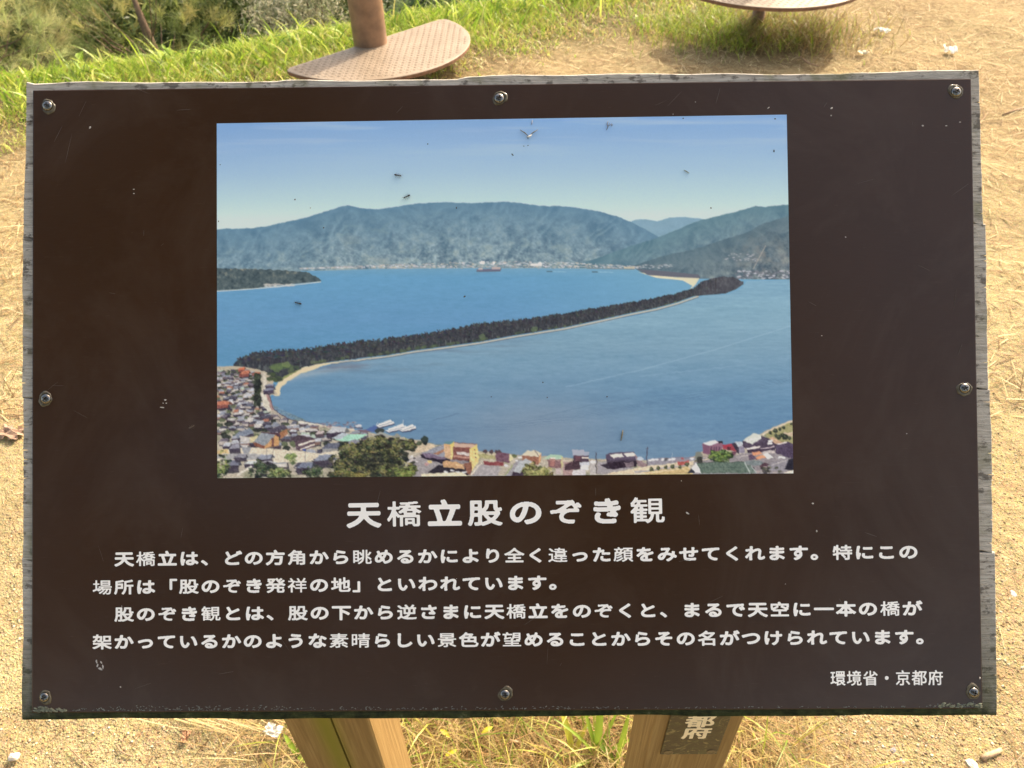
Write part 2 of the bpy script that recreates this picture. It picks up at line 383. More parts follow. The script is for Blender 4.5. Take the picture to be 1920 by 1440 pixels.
    wv = np.sin((YY + (XX - 900) * .085 + fbm(150, 40, 170, 2) * 9) * 2.1)
    lay(inner * np.clip(wv, 0, 1) * np.exp(-((YY - interp([(700, 815), (950, 800), (1200, 762), (1480, 712)], XX)) / 9) ** 2) * sm(800, 950, XX) * .42, C(70, 104, 142) + 0 * A)
    line([(1060, 726), (1200, 694), (1340, 656), (1480, 612)], 2.2, (164, 194, 214), .4)
    line([(1200, 706), (1330, 692), (1400, 684)], 1.6, (160, 190, 212), .35)
    line([(1010, 782), (1130, 755), (1180, 748)], 1.6, (84, 116, 148), .3)
    line([(812, 788), (860, 775)], 1.2, (74, 104, 140), .6)
    # shallow glint below the bar
    lay(inner * np.exp(-((YY - interp([(500, 722), (560, 705), (640, 690), (740, 676)], XX)) / 6) ** 2) * sm(760, 560, XX) * .35, C(196, 196, 196))
    lay(inner * np.exp(-((YY - interp([(1000, 624), (1100, 607), (1200, 588)], XX)) / 4) ** 2) * np.exp(-((XX - 1120) / 70) ** 2) * .5, C(196, 214, 222))
    # foot of far hills at the right beach
    poly([(1196, 510), (1230, 516), (1270, 520), (1312, 521), (1304, 534), (1292, 545), (1298, 536), (1280, 526), (1230, 521)], (232, 220, 190), .95)
    poly([(1196, 505), (1240, 508), (1310, 515), (1314, 522), (1260, 519), (1215, 516)], (104, 108, 122), 1)
    # sand edge of the bar
    SH = [(517, 738), (520, 722), (545, 705), (580, 690), (620, 681), (660, 676), (720, 669), (780, 659), (850, 650), (900, 643), (960, 632), (1010, 624), (1060, 616), (1130, 601), (1180, 590), (1230, 580), (1270, 569), (1310, 555)]
    line([(x, y + .4) for x, y in SH], 2.4, (212, 200, 176), .95)
    line([(x, y + 2.4) for x, y in SH[4:]], 1.8, (92, 100, 118), .55)
    poly([(512, 742), (515, 728), (522, 716), (545, 700), (572, 688), (600, 682), (640, 677), (600, 688), (565, 701), (540, 715), (526, 729), (524, 742)], (222, 208, 176))
    poly([(530, 704), (552, 692), (575, 686), (560, 694), (540, 706), (526, 716)], (140, 150, 92), .9)
    # pine belt on the bar
    TOP = [(438, 684), (446, 672), (470, 662), (520, 657), (560, 655), (600, 650), (640, 643), (690, 638), (740, 633), (800, 624), (860, 614), (900, 606), (960, 600), (1010, 594), (1060, 587), (1110, 578), (1160, 570), (1220, 560), (1270, 549), (1300, 540), (1314, 528), (1340, 520), (1372, 518), (1392, 527)]
    BOT = [(438, 688), (470, 694), (500, 702), (520, 716), (540, 702), (572, 688), (620, 679), (660, 674), (720, 667), (780, 657), (850, 648), (900, 641), (960, 630), (1010, 622), (1060, 614), (1130, 599), (1180, 588), (1230, 578), (1270, 567), (1300, 556), (1360, 551), (1380, 543), (1393, 534)]
    jit = vnoise(5, 5, 190)[0] * 6 - 3 + (vnoise(2, 2, 191)[0] - .5) * 5
    tl = interp(TOP, XX[0]) + jit * np.interp(XX[0], [440, 900, 1300], [1, .8, .35]); bl = interp(BOT, XX[0])
    m = np.clip(YY - tl[None, :], 0, 1) * np.clip(bl[None, :] - YY, 0, 1) * (XX > 438) * (XX < 1394)
    t1 = fbm(8, 9, 200, 3); t2 = fbm(3, 4, 204, 2)
    t3 = fbm(1.9, 3.4, 208, 2)
    lay(m, C(64, 68, 76) + (t1 * 13 + t2 * 16 + t3 * 14)[..., None] * C(1, 1, .85))
    lay(m * sm(1290, 1330, XX) * .35, C(110, 108, 118) + (t1 * 16)[..., None])
    for k in range(900):
        x = 450 + rg.random() * 900; a, b = interp(TOP, x), interp(BOT, x)
        y = a + 3 + (b - a - 3) * rg.random(); s = np.interp(x, [450, 1300], [4.2, 1.8])
        blob(x, y, s * (.3 + rg.random() * .5), s * .5, ((88, 94, 98), (44, 46, 58), (78, 74, 86), (54, 62, 66))[k % 4], .5)
    for k in range(330):
        x = 444 + 900 * (k / 330) + rg.random() * 6; a, b = interp(TOP, x), interp(BOT, x); H = b - a; w = np.interp(x, [444, 1300], [4.4, 1.6]) * (.7 + .6 * rg.random())
        y0 = a - np.interp(x, [444, 900, 1340], [3.6, 3.0, .8]) * rg.random() ** 1.5 + 1
        if rg.random() < .35: y0 = a + H * .45 * rg.random()
        c = ((50, 54, 64), (66, 74, 76), (80, 90, 88), (58, 60, 74))[k % 4]
        line([(x, y0), (x + rg.normal() * .6, y0 + H * .5)], .9, (62, 54, 60), .7)
        for t in range(4):
            blob(x + rg.normal() * w * .3, y0 + t * w * .75 + .5, w * (.35 + .2 * t) * (.7 + .6 * rg.random()), w * .34, tuple(v + rg.normal() * 7 for v in c), .85, 6, .4)
        if rg.random() < .25: blob(x - w * .3, y0 + w, w * .4, w * .3, (112, 122, 112), .5, 6, .4)
        if rg.random() < .12: blob(x + w, b - H * .25, w * .4, H * .16, (122, 132, 130), .5, 6, .4)
    for k in range(130):
        x = 540 + rg.random() * 760 if k > 20 else 505 + rg.random() * 45
        b = interp(BOT, x); s = np.interp(x, [540, 1300], [4.6, 1.6])
        if k <= 20: b = 694
        blob(x, b - s * (.6 + rg.random() * .9), s, s * .8, ((86, 106, 76), (110, 126, 88), (70, 88, 72))[k % 3], .5)
    blob(520, 688, 12, 9, (104, 126, 84), .7); blob(536, 684, 8, 7, (124, 144, 92), .7); blob(1002, 617, 7, 5, (110, 134, 100), .6); blob(905, 632, 7, 6, (104, 124, 90), .6)
    # ---- town ----
    LAND = [(398, 905), (398, 688), (440, 686), (470, 690), (496, 696), (516, 708), (510, 722), (520, 740), (506, 742), (512, 768), (530, 780), (562, 791), (592, 798), (640, 803), (668, 807), (700, 813), (742, 818), (790, 826), (806, 834), (840, 836), (880, 843), (960, 852), (1060, 858), (1160, 862), (1290, 862), (1318, 846), (1400, 830), (1436, 808), (1470, 793), (1492, 786), (1492, 905)]
    poly(LAND, (190, 180, 160))
    g1 = fbm(26, 12, 230, 3)
    ml = (YY > interp([(398, 688), (496, 698), (512, 760), (600, 800), (780, 826), (900, 846), (1060, 860), (1290, 864), (1330, 850), (1436, 812), (1492, 790)], XX)).astype(float)
    lay(ml * np.clip(g1 * 1.5 + .1, 0, 1) * .6, C(116, 124, 92)); lay(ml * np.clip(-g1 * 1.5 - .2, 0, 1) * .5, C(150, 142, 138))
    def house(x, y, w, h, roof, wall, sk=.35, flip=1):
        d = w * .45
        poly([(x - w * .1, y + h * .3), (x + w * 1.1, y + h * .2), (x + w * 1.15, y + h * 1.15), (x + w * .1, y + h * 1.25)], (58, 54, 72), .8)
        poly([(x, y), (x + w, y - h * .12), (x + w, y + h * .85), (x, y + h)], wall)
        if flip > 0:
            poly([(x - 1, y + h * .3), (x + w * sk, y - h * .45), (x + w * (1 + .3 * sk), y - h * .5), (x + w * 1.02, y + h * .2)], roof)
            poly([(x + w * (1 + .3 * sk), y - h * .5), (x + w * 1.02, y + h * .2), (x + w * 1.3, y + h * .1)], tuple(c * .6 for c in roof))
        else:
            poly([(x + w + 1, y + h * .22), (x + w * (1 - sk), y - h * .5), (x - w * .3 * sk, y - h * .45), (x - w * .02, y + h * .3)], roof)
        line([(x + w * sk * .9, y - h * .45), (x + w * (1 + .25 * sk), y - h * .5)], max(.6, h * .06), tuple(min(255, c * 1.15) for c in roof), .8)
    roofs = [(132, 140, 160), (160, 166, 182), (104, 110, 132), (186, 190, 200), (84, 84, 104), (196, 192, 190), (120, 112, 128), (142, 150, 168)]
    walls = [(92, 80, 92), (186, 176, 168), (70, 62, 82), (140, 108, 100), (206, 200, 192), (84, 70, 84)]
    rows = []
    y = 694.
    while y < 870:
        s = np.interp(y, [694, 760, 800, 880], [8, 11, 15, 24])
        x = 402 + rg.random() * s
        xr = np.interp(y, [694, 700, 740, 768, 785, 800, 812, 830, 880], [470, 484, 484, 500, 540, 610, 690, 700, 600])
        while x < xr - s * .4:
            rows.append((x, y + rg.random() * s * .3, s * (.7 + rg.random() * .5), s * (.36 + rg.random() * .16))); x += s * (.85 + rg.random() * .55)
        y += s * .44
    for i, (x, y, w, h) in enumerate(rows):
        if 835 < y and rg.random() < .5: continue
        v = rg.random()
        rf = roofs[rg.integers(8)] if v < .93 else ((184, 116, 92) if v < .97 else (176, 196, 180))
        if rg.random() < .22: blob(x + w * .5, y + h * .2, w * .5, h * .6, ((70, 84, 64), (98, 112, 80), (52, 60, 56))[rg.integers(3)], .9)
        else: house(x, y, w, h, rf, walls[rg.integers(6)], .2 + rg.random() * .25, 1 if rg.random() < .6 else -1)
    for x, y, w, h in [(446, 692, 12, 6), (449, 699, 18, 8), (474, 700, 12, 5), (398, 757, 30, 9)]: house(x, y, w, h, (206, 122, 92), (150, 84, 78))
    for k in range(50):
        y = 702 + rg.random() * 56; blob(484 + (rg.random() - .5) * 9 - (y - 702) * .03, y, 4, 4.5, ((56, 64, 58), (74, 84, 66), (46, 50, 52))[k % 3], .9)
    poly([(494, 700), (499, 700), (500, 735), (494, 735)], (206, 198, 182)); poly([(488, 738), (500, 736), (513, 770), (502, 772), (496, 764)], (208, 202, 186)); poly([(499, 737), (505, 738), (514, 768), (508, 770)], (172, 132, 128)); line([(505, 738), (512, 767), (532, 781), (560, 792)], 1.2, (84, 72, 92))
    house(494, 730, 18, 8, (132, 136, 160), (78, 68, 92)); house(498, 722, 14, 5, (146, 148, 166), (92, 84, 100))
    for k in range(14): blob(502 + rg.random() * 26, 700 + rg.random() * 14, 5, 3.5, ((58, 68, 58), (76, 90, 64))[k % 2], .8)
    line([(560, 790), (604, 799), (664, 806)], 3, (216, 206, 190)); line([(560, 788), (610, 797)], 1, (110, 100, 108))
    for k in range(60): blob(604 + rg.random() * 66, 791 + rg.random() * 12, 2.4, 1.2, ((150, 130, 138), (182, 168, 170), (112, 92, 104))[k % 3], .6)
    # long shed, green market roof, school with ochre gable, office block
    house(612, 808, 34, 13, (190, 194, 200), (74, 64, 84)); house(592, 812, 14, 8, (196, 180, 180), (96, 80, 90))
    poly([(626, 824), (646, 814), (690, 814), (668, 826), (640, 828)], (156, 216, 190)); poly([(620, 823), (640, 812), (656, 812), (640, 824)], (176, 190, 200))
    house(604, 838, 30, 14, (104, 110, 132), (150, 150, 150)); house(650, 830, 24, 10, (140, 142, 160), (96, 90, 104))
    poly([(440, 814), (468, 802), (476, 812), (446, 822)], (128, 140, 162)); poly([(446, 822), (476, 812), (476, 818), (446, 828)], (84, 76, 92))
    poly([(524, 812), (538, 804), (540, 814), (526, 824)], (176, 120, 84)); poly([(500, 806), (532, 796), (540, 804), (512, 812)], (92, 86, 106)); poly([(490, 810), (524, 812), (526, 820), (494, 818)], (92, 62, 78))
    poly([(450, 818), (470, 819), (484, 817), (484, 830), (468, 831), (450, 828)], (212, 200, 150)); poly([(450, 818), (470, 820), (469, 831), (450, 828)], (196, 192, 190))
    poly([(474, 829), (492, 812), (517, 815), (497, 836)], (142, 152, 164)); poly([(497, 836), (517, 815), (523, 820), (523, 836), (507, 838), (496, 842)], (206, 152, 96)); rect(509, 821, 513, 837, (128, 82, 76)); poly([(474, 829), (497, 836), (496, 842), (476, 836)], (146, 88, 70))
    poly([(544, 822), (560, 816), (586, 821), (574, 832), (552, 828)], (88, 72, 84)); poly([(552, 828), (590, 822), (590, 838), (562, 846), (554, 842)], (104, 82, 96)); poly([(560, 833), (590, 824), (590, 827), (560, 837)], (226, 214, 200)); poly([(562, 842), (590, 832), (590, 835), (562, 845)], (226, 214, 200)); rect(566, 842, 573, 846, (56, 84, 170))
    # roads at lower left
    poly([(398, 846), (450, 838), (520, 842), (600, 850), (650, 842), (650, 856), (560, 868), (398, 866)], (214, 202, 178)); poly([(398, 852), (470, 850), (520, 856), (470, 862), (398, 860)], (168, 168, 170)); poly([(452, 838), (472, 839), (466, 850), (456, 850)], (150, 154, 164)); line([(478, 840), (470, 852)], 1.4, (232, 226, 214)); poly([(398, 846), (428, 842), (428, 850), (398, 852)], (216, 186, 128))
    for x, y, w, h, r in [(430, 838, 18, 11, (152, 152, 170)), (482, 858, 26, 11, (146, 154, 174)), (424, 870, 22, 14, (120, 124, 148)), (458, 868, 22, 9, (200, 206, 206)), (588, 860, 32, 15, (132, 142, 164)), (556, 874, 28, 13, (120, 130, 156)), (440, 856, 20, 9, (140, 140, 156))]: house(x, y, w, h, r, (78, 70, 88))
    line([(488, 865), (516, 866)], 2, (206, 208, 216)); line([(444, 892), (472, 874)], 4, (214, 208, 196))
    for x in (446, 512, 572, 500): line([(x, 838 + (x % 7)), (x, 868 + (x % 5))], .9, (92, 88, 100), .8)
    def tree(cx_, cy_, rx, ry, n, dark, mid, lite, s=4.5):
        cl = [(cx_ + rx * math.sqrt(rg.random()) * math.cos(q) * .8, cy_ + ry * math.sqrt(rg.random()) * math.sin(q) * .8, (.26 + .22 * rg.random())) for q in rg.random(max(11, n // 14)) * 6.283]
        for k in range(n // 3):
            x, y, q = cl[rg.integers(len(cl))]
            blob(x + (rg.random() - .5) * rx * q * 2, y + (rg.random() - .5) * ry * q * 2.4, s * 1.3, s * .8, tuple(v + (rg.random() - .5) * 14 for v in dark), .85)
        cl.sort(key=lambda c: c[1])
        for x0, y0, q in cl:
            for k in range(int(n * 1.9 / len(cl))):
                a = rg.random() * 6.283; r = math.sqrt(rg.random()); up = -math.sin(a) * r
                x = x0 + rx * q * r * math.cos(a); y = y0 + ry * q * r * math.sin(a) * 1.3
                v = up * .55 + rg.random() * .7
                c = lite if v > .62 else (mid if v > .1 else dark)
                blob(x, y, s * .62 * (.5 + rg.random() * .7), s * .34, tuple(w + (rg.random() - .5) * 26 for w in c), .75, 6, .4)
    tree(414, 876, 18, 26, 130, (44, 56, 48), (104, 124, 72), (164, 178, 96), 3.4); tree(486, 880, 20, 18, 120, (42, 50, 52), (74, 92, 66), (104, 124, 84), 3.5); tree(548, 858, 13, 9, 60, (92, 110, 70), (134, 160, 88), (168, 190, 110), 3); tree(524, 890, 24, 13, 120, (60, 72, 52), (124, 142, 84), (176, 184, 112), 3.4); tree(590, 888, 20, 12, 90, (52, 62, 56), (84, 104, 72), (124, 144, 92), 3.4)
    # boats, pier
    poly([(668, 806), (704, 805), (704, 810), (680, 812)], (120, 104, 116)); blob(672, 799, 7, 3, (206, 210, 216)); line([(664, 803), (680, 802)], 2, (88, 84, 104))
    poly([(686, 806), (702, 798), (712, 802), (700, 811)], (84, 108, 164))
    for bx0, by0, L in [(704, 800, 34), (722, 808, 38), (748, 808, 31)]:
        poly([(bx0, by0), (bx0 + L, by0 - 9), (bx0 + L + 2, by0 - 3), (bx0 + 8, by0 + 4)], (62, 66, 92), .9)
        poly([(bx0, by0 - 1), (bx0 + L, by0 - 10), (bx0 + L + 1, by0 - 5), (bx0 + 7, by0 + 2)], (232, 234, 234))
        poly([(bx0 + 5, by0 - 4), (bx0 + L - 5, by0 - 13), (bx0 + L - 3, by0 - 9), (bx0 + 8, by0)], (238, 240, 236))
        line([(bx0 + 6, by0 - .5), (bx0 + L - 2, by0 - 8)], 1, (112, 122, 142))
    line([(756, 796), (756, 788)], 1, (220, 220, 220)); line([(706, 798), (708, 792)], 1, (220, 220, 220))
    blob(712, 808, 9, 5.5, (60, 68, 66)); poly([(704, 814), (712, 810), (732, 815), (728, 820), (708, 819)], (164, 168, 164)); poly([(734, 820), (744, 812), (752, 817), (744, 824)], (150, 150, 140))
    # shore right of the pine: beach, car park, hotel
    poly([(780, 826), (806, 832), (822, 835), (800, 848), (776, 850)], (206, 186, 156)); poly([(770, 862), (800, 848), (840, 840), (840, 900), (770, 900)], (158, 152, 156))
    poly([(790, 850), (834, 832), (834, 860), (800, 856)], (146, 150, 166)); poly([(812, 851), (834, 841), (834, 846), (822, 852)], (176, 120, 90))
    blob(797, 827, 7, 8, (44, 54, 56)); blob(797, 823, 6, 5, (54, 66, 62)); poly([(764, 834), (776, 829), (782, 833), (772, 837)], (158, 70, 82)); blob(787, 831, 6, 5, (84, 96, 74))
    poly([(788, 853), (800, 851), (832, 860), (884, 864), (884, 872), (840, 872), (812, 864), (788, 858)], (52, 42, 62)); poly([(790, 850), (806, 850), (834, 858), (834, 862), (800, 858)], (130, 112, 140))
    poly([(748, 868), (788, 854), (790, 857), (754, 872)], (186, 178, 176))
    for k in range(34): blob(740 + rg.random() * 44, 853 + rg.random() * 14, 2.8, 1.3, ((216, 214, 216), (60, 52, 66), (176, 172, 178))[k % 3], .85)
    poly([(820, 880), (850, 858), (888, 868), (884, 890), (800, 890)], (140, 134, 142)); poly([(804, 884), (822, 872), (870, 876), (880, 888), (876, 892), (800, 891)], (54, 48, 62)); poly([(790, 888), (868, 885), (878, 894), (790, 897)], (220, 210, 178))
    poly([(833, 833), (845, 833), (845, 862), (833, 858)], (214, 172, 128)); poly([(833, 833), (838, 828), (853, 827), (852, 833)], (98, 138, 146)); poly([(845, 833), (853, 828), (852, 857), (845, 862)], (232, 204, 124)); poly([(853, 831), (890, 832), (895, 834), (895, 842), (852, 838)], (206, 178, 162)); line([(853, 830), (895, 833)], 1.2, (134, 96, 86))
    poly([(850, 838), (882, 840), (882, 864), (848, 862)], (138, 82, 76)); poly([(856, 847), (880, 849), (880, 855), (856, 853)], (206, 196, 192)); poly([(850, 854), (882, 857), (882, 860), (850, 857)], (196, 142, 124)); poly([(881, 842), (895, 833), (898, 858), (896, 868), (884, 884), (880, 866)], (236, 206, 128)); poly([(831, 866), (838, 863), (850, 866), (870, 870), (870, 880), (831, 876)], (208, 160, 112)); poly([(870, 869), (884, 866), (884, 890), (874, 888)], (150, 96, 78)); line([(855, 871), (868, 873)], 1, (236, 206, 150))
    for x in (837, 848, 858, 870): blob(x, 885 - (x % 3), 4.5, 1.8, (210, 212, 216))
    for y in (843, 850, 857): rect(890, y, 892, y + 2.5, (120, 92, 76))
    blob(806, 866, 5, 3, (216, 190, 112)); blob(800, 870, 4, 3, (196, 150, 150)); poly([(885, 892), (900, 872), (932, 868), (940, 880), (930, 897), (882, 897)], (168, 162, 166)); line([(884, 890), (903, 868)], 2.4, (214, 204, 190))
    poly([(896, 848), (930, 852), (930, 862), (898, 858)], (176, 170, 116)); line([(896, 849), (934, 854)], 1.4, (216, 200, 180))
    for x in (910, 921, 931, 937): blob(x, 847, 4, 3.4, (86, 70, 76)); line([(x, 848), (x, 853)], 1, (76, 62, 62))
    poly([(906, 865), (944, 867), (944, 874), (908, 872)], (150, 72, 78)); poly([(928, 854), (932, 848), (956, 850), (960, 858), (956, 867), (930, 866)], (122, 84, 104)); poly([(956, 850), (962, 858), (958, 866), (954, 862)], (222, 212, 160)); blob(965, 855, 5, 4, (110, 120, 80)); blob(949, 873, 5, 2.6, (214, 212, 216))
    poly([(945, 897), (968, 864), (985, 862), (970, 897)], (156, 152, 162)); line([(946, 892), (962, 872)], 2, (156, 168, 110)); blob(968, 864, 3.5, 2.5, (222, 222, 224)); blob(975, 857, 3.5, 2, (214, 212, 216))
    poly([(977, 855), (989, 845), (1003, 845), (1016, 850), (1010, 856)], (216, 208, 186)); poly([(978, 855), (1010, 856), (1010, 872), (980, 868)], (168, 110, 88)); poly([(1009, 856), (1015, 850), (1014, 864), (1010, 870)], (214, 158, 112)); line([(1003, 845), (1010, 856)], 1, (120, 104, 100))
    poly([(962, 884), (974, 866), (987, 859), (998, 866), (978, 880), (974, 888)], (176, 182, 188)); poly([(962, 884), (974, 888), (998, 868), (998, 897), (958, 897)], (74, 60, 78))
    poly([(1020, 861), (1032, 852), (1045, 852), (1056, 856), (1055, 862), (1030, 862)], (172, 202, 178)); poly([(1026, 862), (1055, 862), (1054, 880), (1028, 876)], (142, 104, 108)); rect(1031, 859, 1040, 874, (178, 116, 110)); poly([(1052, 856), (1056, 857), (1055, 876), (1052, 878)], (206, 196, 140)); rect(1032, 858, 1041, 861, (226, 214, 196)); rect(1042, 878, 1052, 890, (196, 180, 178))
    line([(1018, 864), (1330, 862)], 1.4, (198, 172, 158), .7)
    rect(1056, 866, 1076, 897, (176, 142, 140)); poly([(1058, 872), (1072, 866), (1074, 880), (1060, 882)], (88, 64, 76))
    rect(1073, 843, 1095, 854, (172, 176, 192)); rect(1095, 847, 1105, 857, (164, 172, 190)); rect(1075, 854, 1105, 866, (84, 66, 84)); rect(1078, 855, 1088, 864, (112, 76, 88)); rect(1073, 864, 1092, 880, (84, 62, 74)); rect(1087, 866, 1106, 872, (196, 198, 208)); rect(1089, 872, 1104, 881, (216, 218, 228)); rect(1090, 857, 1105, 860, (226, 216, 204)); rect(1074, 881, 1098, 892, (206, 200, 204)); rect(1106, 868, 1118, 890, (186, 180, 178))
    blob(1113, 866, 6.5, 3, (222, 224, 230)); line([(1118, 848), (1118, 888)], 1.3, (60, 52, 66)); rect(1120, 866, 1136, 888, (164, 158, 166))
    poly([(1120, 888), (1136, 866), (1150, 868), (1190, 878), (1130, 890)], (162, 156, 162)); poly([(1125, 872), (1140, 869), (1150, 880), (1140, 880)], (66, 56, 70))
    poly([(1136, 852), (1146, 849), (1190, 847), (1192, 864), (1170, 870), (1138, 870)], (88, 76, 98)); poly([(1143, 852), (1166, 850), (1170, 856), (1150, 860)], (226, 222, 216)); poly([(1170, 850), (1188, 848), (1194, 855), (1176, 857)], (228, 224, 218)); poly([(1138, 868), (1150, 866), (1194, 864), (1194, 874), (1150, 880), (1146, 878)], (58, 44, 62)); poly([(1170, 868), (1188, 865), (1188, 874), (1174, 876)], (130, 112, 124))
    for k in range(14): blob(1142 + k * 3.4, 862 - k * .3, 1, 1, (128, 118, 140))
    poly([(1190, 852), (1214, 872), (1214, 878), (1196, 874)], (150, 124, 130))
    # coast road and cars
    poly([(1210, 866), (1216, 862), (1330, 858), (1300, 868), (1216, 874)], (150, 146, 160)); line([(1216, 861), (1330, 856)], 1, (160, 128, 130))
    poly([(1112, 894), (1200, 876), (1300, 864), (1330, 860), (1330, 868), (1220, 884), (1180, 897), (1112, 897)], (218, 200, 168)); poly([(1190, 897), (1210, 885), (1290, 874), (1300, 890), (1290, 897)], (206, 180, 120)); line([(1190, 886), (1290, 872)], 3, (170, 164, 170)); line([(1190, 891), (1280, 878)], 1.2, (230, 214, 190))
    for x, c in [(1219, 222), (1224, 226), (1231, 220), (1243, 224), (1250, 90), (1256, 226), (1263, 222), (1281, 150), (1297, 226)]: blob(x, 862.5 - (x - 1219) * .03, 4.2, 2.4, (c, c, min(255, c + 6)))
    blob(1200, 860, 6, 3.4, (196, 206, 220)); poly([(1270, 866), (1292, 863), (1292, 870), (1272, 873)], (196, 90, 84)); blob(1280, 860, 4, 2, (176, 90, 92))
    for x, y in [(1222, 880), (1234, 878), (1248, 876), (1262, 874), (1275, 875), (1288, 870), (1306, 866)]: blob(x, y, 4, 4, (74, 84, 64)); blob(x - 1, y - 1, 2.4, 2, (112, 116, 82))
    line([(1213, 838), (1213, 874)], 1.6, (74, 64, 80)); line([(1210, 842), (1216, 841)], 1, (74, 64, 80)); line([(1260, 850), (1260, 866)], .9, (214, 212, 216))
    # right cluster
    poly([(1300, 866), (1340, 860), (1400, 850), (1492, 840), (1492, 900), (1300, 900)], (150, 142, 148)); blob(1310, 855, 8, 9, (128, 132, 124)); blob(1312, 862, 7, 6, (66, 66, 62))
    poly([(1436, 812), (1470, 797), (1492, 789), (1492, 838), (1440, 826)], (166, 162, 108)); poly([(1470, 812), (1492, 808), (1492, 820), (1466, 816)], (210, 186, 156)); line([(1430, 815), (1470, 795), (1492, 786)], 3.2, (218, 202, 178))
    for x, y, r in [(1445, 812, 3.6), (1454, 808, 4), (1462, 804, 3), (1469, 801, 3), (1484, 795, 2.6), (1467, 816, 4.4), (1472, 820, 5), (1480, 822, 3.4), (1455, 817, 3.6), (1460, 820, 4)]: blob(x, y, r, r, (58, 66, 58)); blob(x - 1, y - 1.4, r * .5, r * .4, (92, 104, 72))
    poly([(1316, 832), (1338, 825), (1354, 829), (1354, 850), (1334, 856), (1318, 850)], (148, 108, 128)); poly([(1317, 831), (1340, 824), (1348, 830), (1330, 836)], (222, 224, 228)); rect(1347, 827, 1355, 832, (48, 44, 56)); poly([(1317, 832), (1330, 836), (1330, 852), (1318, 850)], (126, 88, 112))
    for k in range(4): rect(1332 + k * 5, 838, 1335 + k * 5, 846, (98, 68, 92))
    poly([(1354, 834), (1372, 832), (1382, 847), (1356, 842)], (170, 62, 80)); poly([(1364, 847), (1382, 847), (1378, 854), (1364, 850)], (112, 66, 88)); rect(1364, 838, 1371, 844, (100, 46, 64)); poly([(1376, 830), (1389, 827), (1396, 834), (1385, 838)], (188, 196, 206)); poly([(1385, 838), (1396, 834), (1396, 850), (1386, 850)], (144, 136, 160)); poly([(1372, 832), (1378, 830), (1386, 840), (1386, 852), (1380, 846)], (66, 56, 76))
    poly([(1392, 826), (1413, 812), (1440, 822), (1458, 834), (1454, 842), (1410, 850), (1394, 838)], (84, 70, 94)); poly([(1392, 826), (1413, 811), (1428, 817), (1428, 823), (1411, 834)], (210, 214, 206)); poly([(1440, 820), (1450, 820), (1470, 830), (1456, 834)], (206, 166, 132)); poly([(1440, 826), (1450, 824), (1450, 828), (1440, 830)], (226, 222, 222)); poly([(1438, 830), (1448, 829), (1450, 833), (1440, 834)], (226, 222, 222))
    for k in range(7): line([(1414 + k * 3, 834 - k), (1414 + k * 3, 830 - k)], .9, (120, 104, 132))
    poly([(1399, 840), (1424, 836), (1425, 839), (1401, 844)], (228, 214, 206)); poly([(1425, 841), (1452, 837), (1453, 839), (1425, 843)], (214, 196, 204)); poly([(1400, 844), (1453, 840), (1453, 846), (1402, 850)], (76, 60, 84)); poly([(1424, 848), (1452, 843), (1452, 849), (1400, 856), (1380, 858)], (196, 184, 182))
    poly([(1456, 832), (1476, 828), (1492, 836), (1492, 860), (1478, 858), (1454, 850)], (86, 70, 100)); poly([(1456, 832), (1474, 828), (1476, 830), (1458, 834)], (224, 214, 216)); poly([(1408, 848), (1424, 846), (1430, 850), (1412, 855)], (228, 150, 108)); poly([(1410, 862), (1424, 854), (1436, 852), (1438, 858), (1412, 864)], (232, 150, 104)); poly([(1430, 852), (1438, 850), (1450, 858), (1440, 861)], (232, 228, 222)); poly([(1402, 854), (1410, 852), (1420, 862), (1404, 862)], (104, 84, 112))
    poly([(1396, 866), (1412, 862), (1428, 864), (1434, 868), (1424, 874), (1400, 870)], (124, 138, 142)); poly([(1424, 874), (1434, 867), (1446, 872), (1438, 878), (1426, 880)], (92, 62, 76)); poly([(1440, 872), (1478, 858), (1476, 876), (1470, 884), (1440, 882)], (146, 142, 154)); poly([(1470, 880), (1478, 862), (1492, 858), (1492, 884)], (48, 44, 62)); poly([(1470, 886), (1492, 880), (1492, 890), (1472, 890)], (226, 214, 196))
    for k in range(7): line([(1446 + k * 4.2, 873 - k * 1.5), (1452 + k * 4.2, 871 - k * 1.5)], .8, (206, 196, 190))
    for x in (1462, 1468): blob(x, 858, 4, 2, (226, 228, 232))
    for k in range(26): blob(1404 + rg.random() * 60, 876 + rg.random() * 12, 4, 2.4, ((84, 88, 70), (60, 56, 62), (186, 172, 166), (116, 120, 84))[k % 4], .8)
    tree(1350, 857, 25, 12, 170, (50, 66, 44), (92, 120, 58), (142, 170, 80), 4)
    poly([(1296, 878), (1306, 868), (1316, 887), (1300, 887)], (226, 228, 232)); poly([(1290, 887), (1296, 878), (1304, 887)], (52, 56, 72)); poly([(1305, 868), (1396, 866), (1407, 887), (1315, 888)], (104, 126, 114)); poly([(1396, 866), (1402, 872), (1410, 872), (1419, 887), (1407, 887)], (112, 132, 124))
    for k in range(29): line([(1308 + k * 3.05, 870), (1316 + k * 3.1, 887)], .7, (84, 106, 96), .7)
    line([(1305, 868.5), (1396, 866.5)], 1, (70, 88, 80)); line([(1308, 877), (1400, 876)], .8, (78, 98, 90)); line([(1396, 866), (1407, 888)], 1.3, (226, 230, 232)); line([(1305, 868), (1315, 888)], 1.3, (226, 230, 232)); line([(1409, 872), (1418, 887)], 1, (206, 210, 214))
    # near trees
    for a in [(690, 868, 62, 34, 620), (740, 846, 44, 22, 330), (672, 846, 34, 20, 240), (745, 882, 38, 18, 240), (640, 884, 26, 16, 160), (706, 832, 28, 13, 120), (768, 836, 13, 10, 60)]:
        tree(a[0], a[1], a[2], a[3], a[4], (48, 54, 48), (94, 98, 64), (146, 144, 84), 4.2)
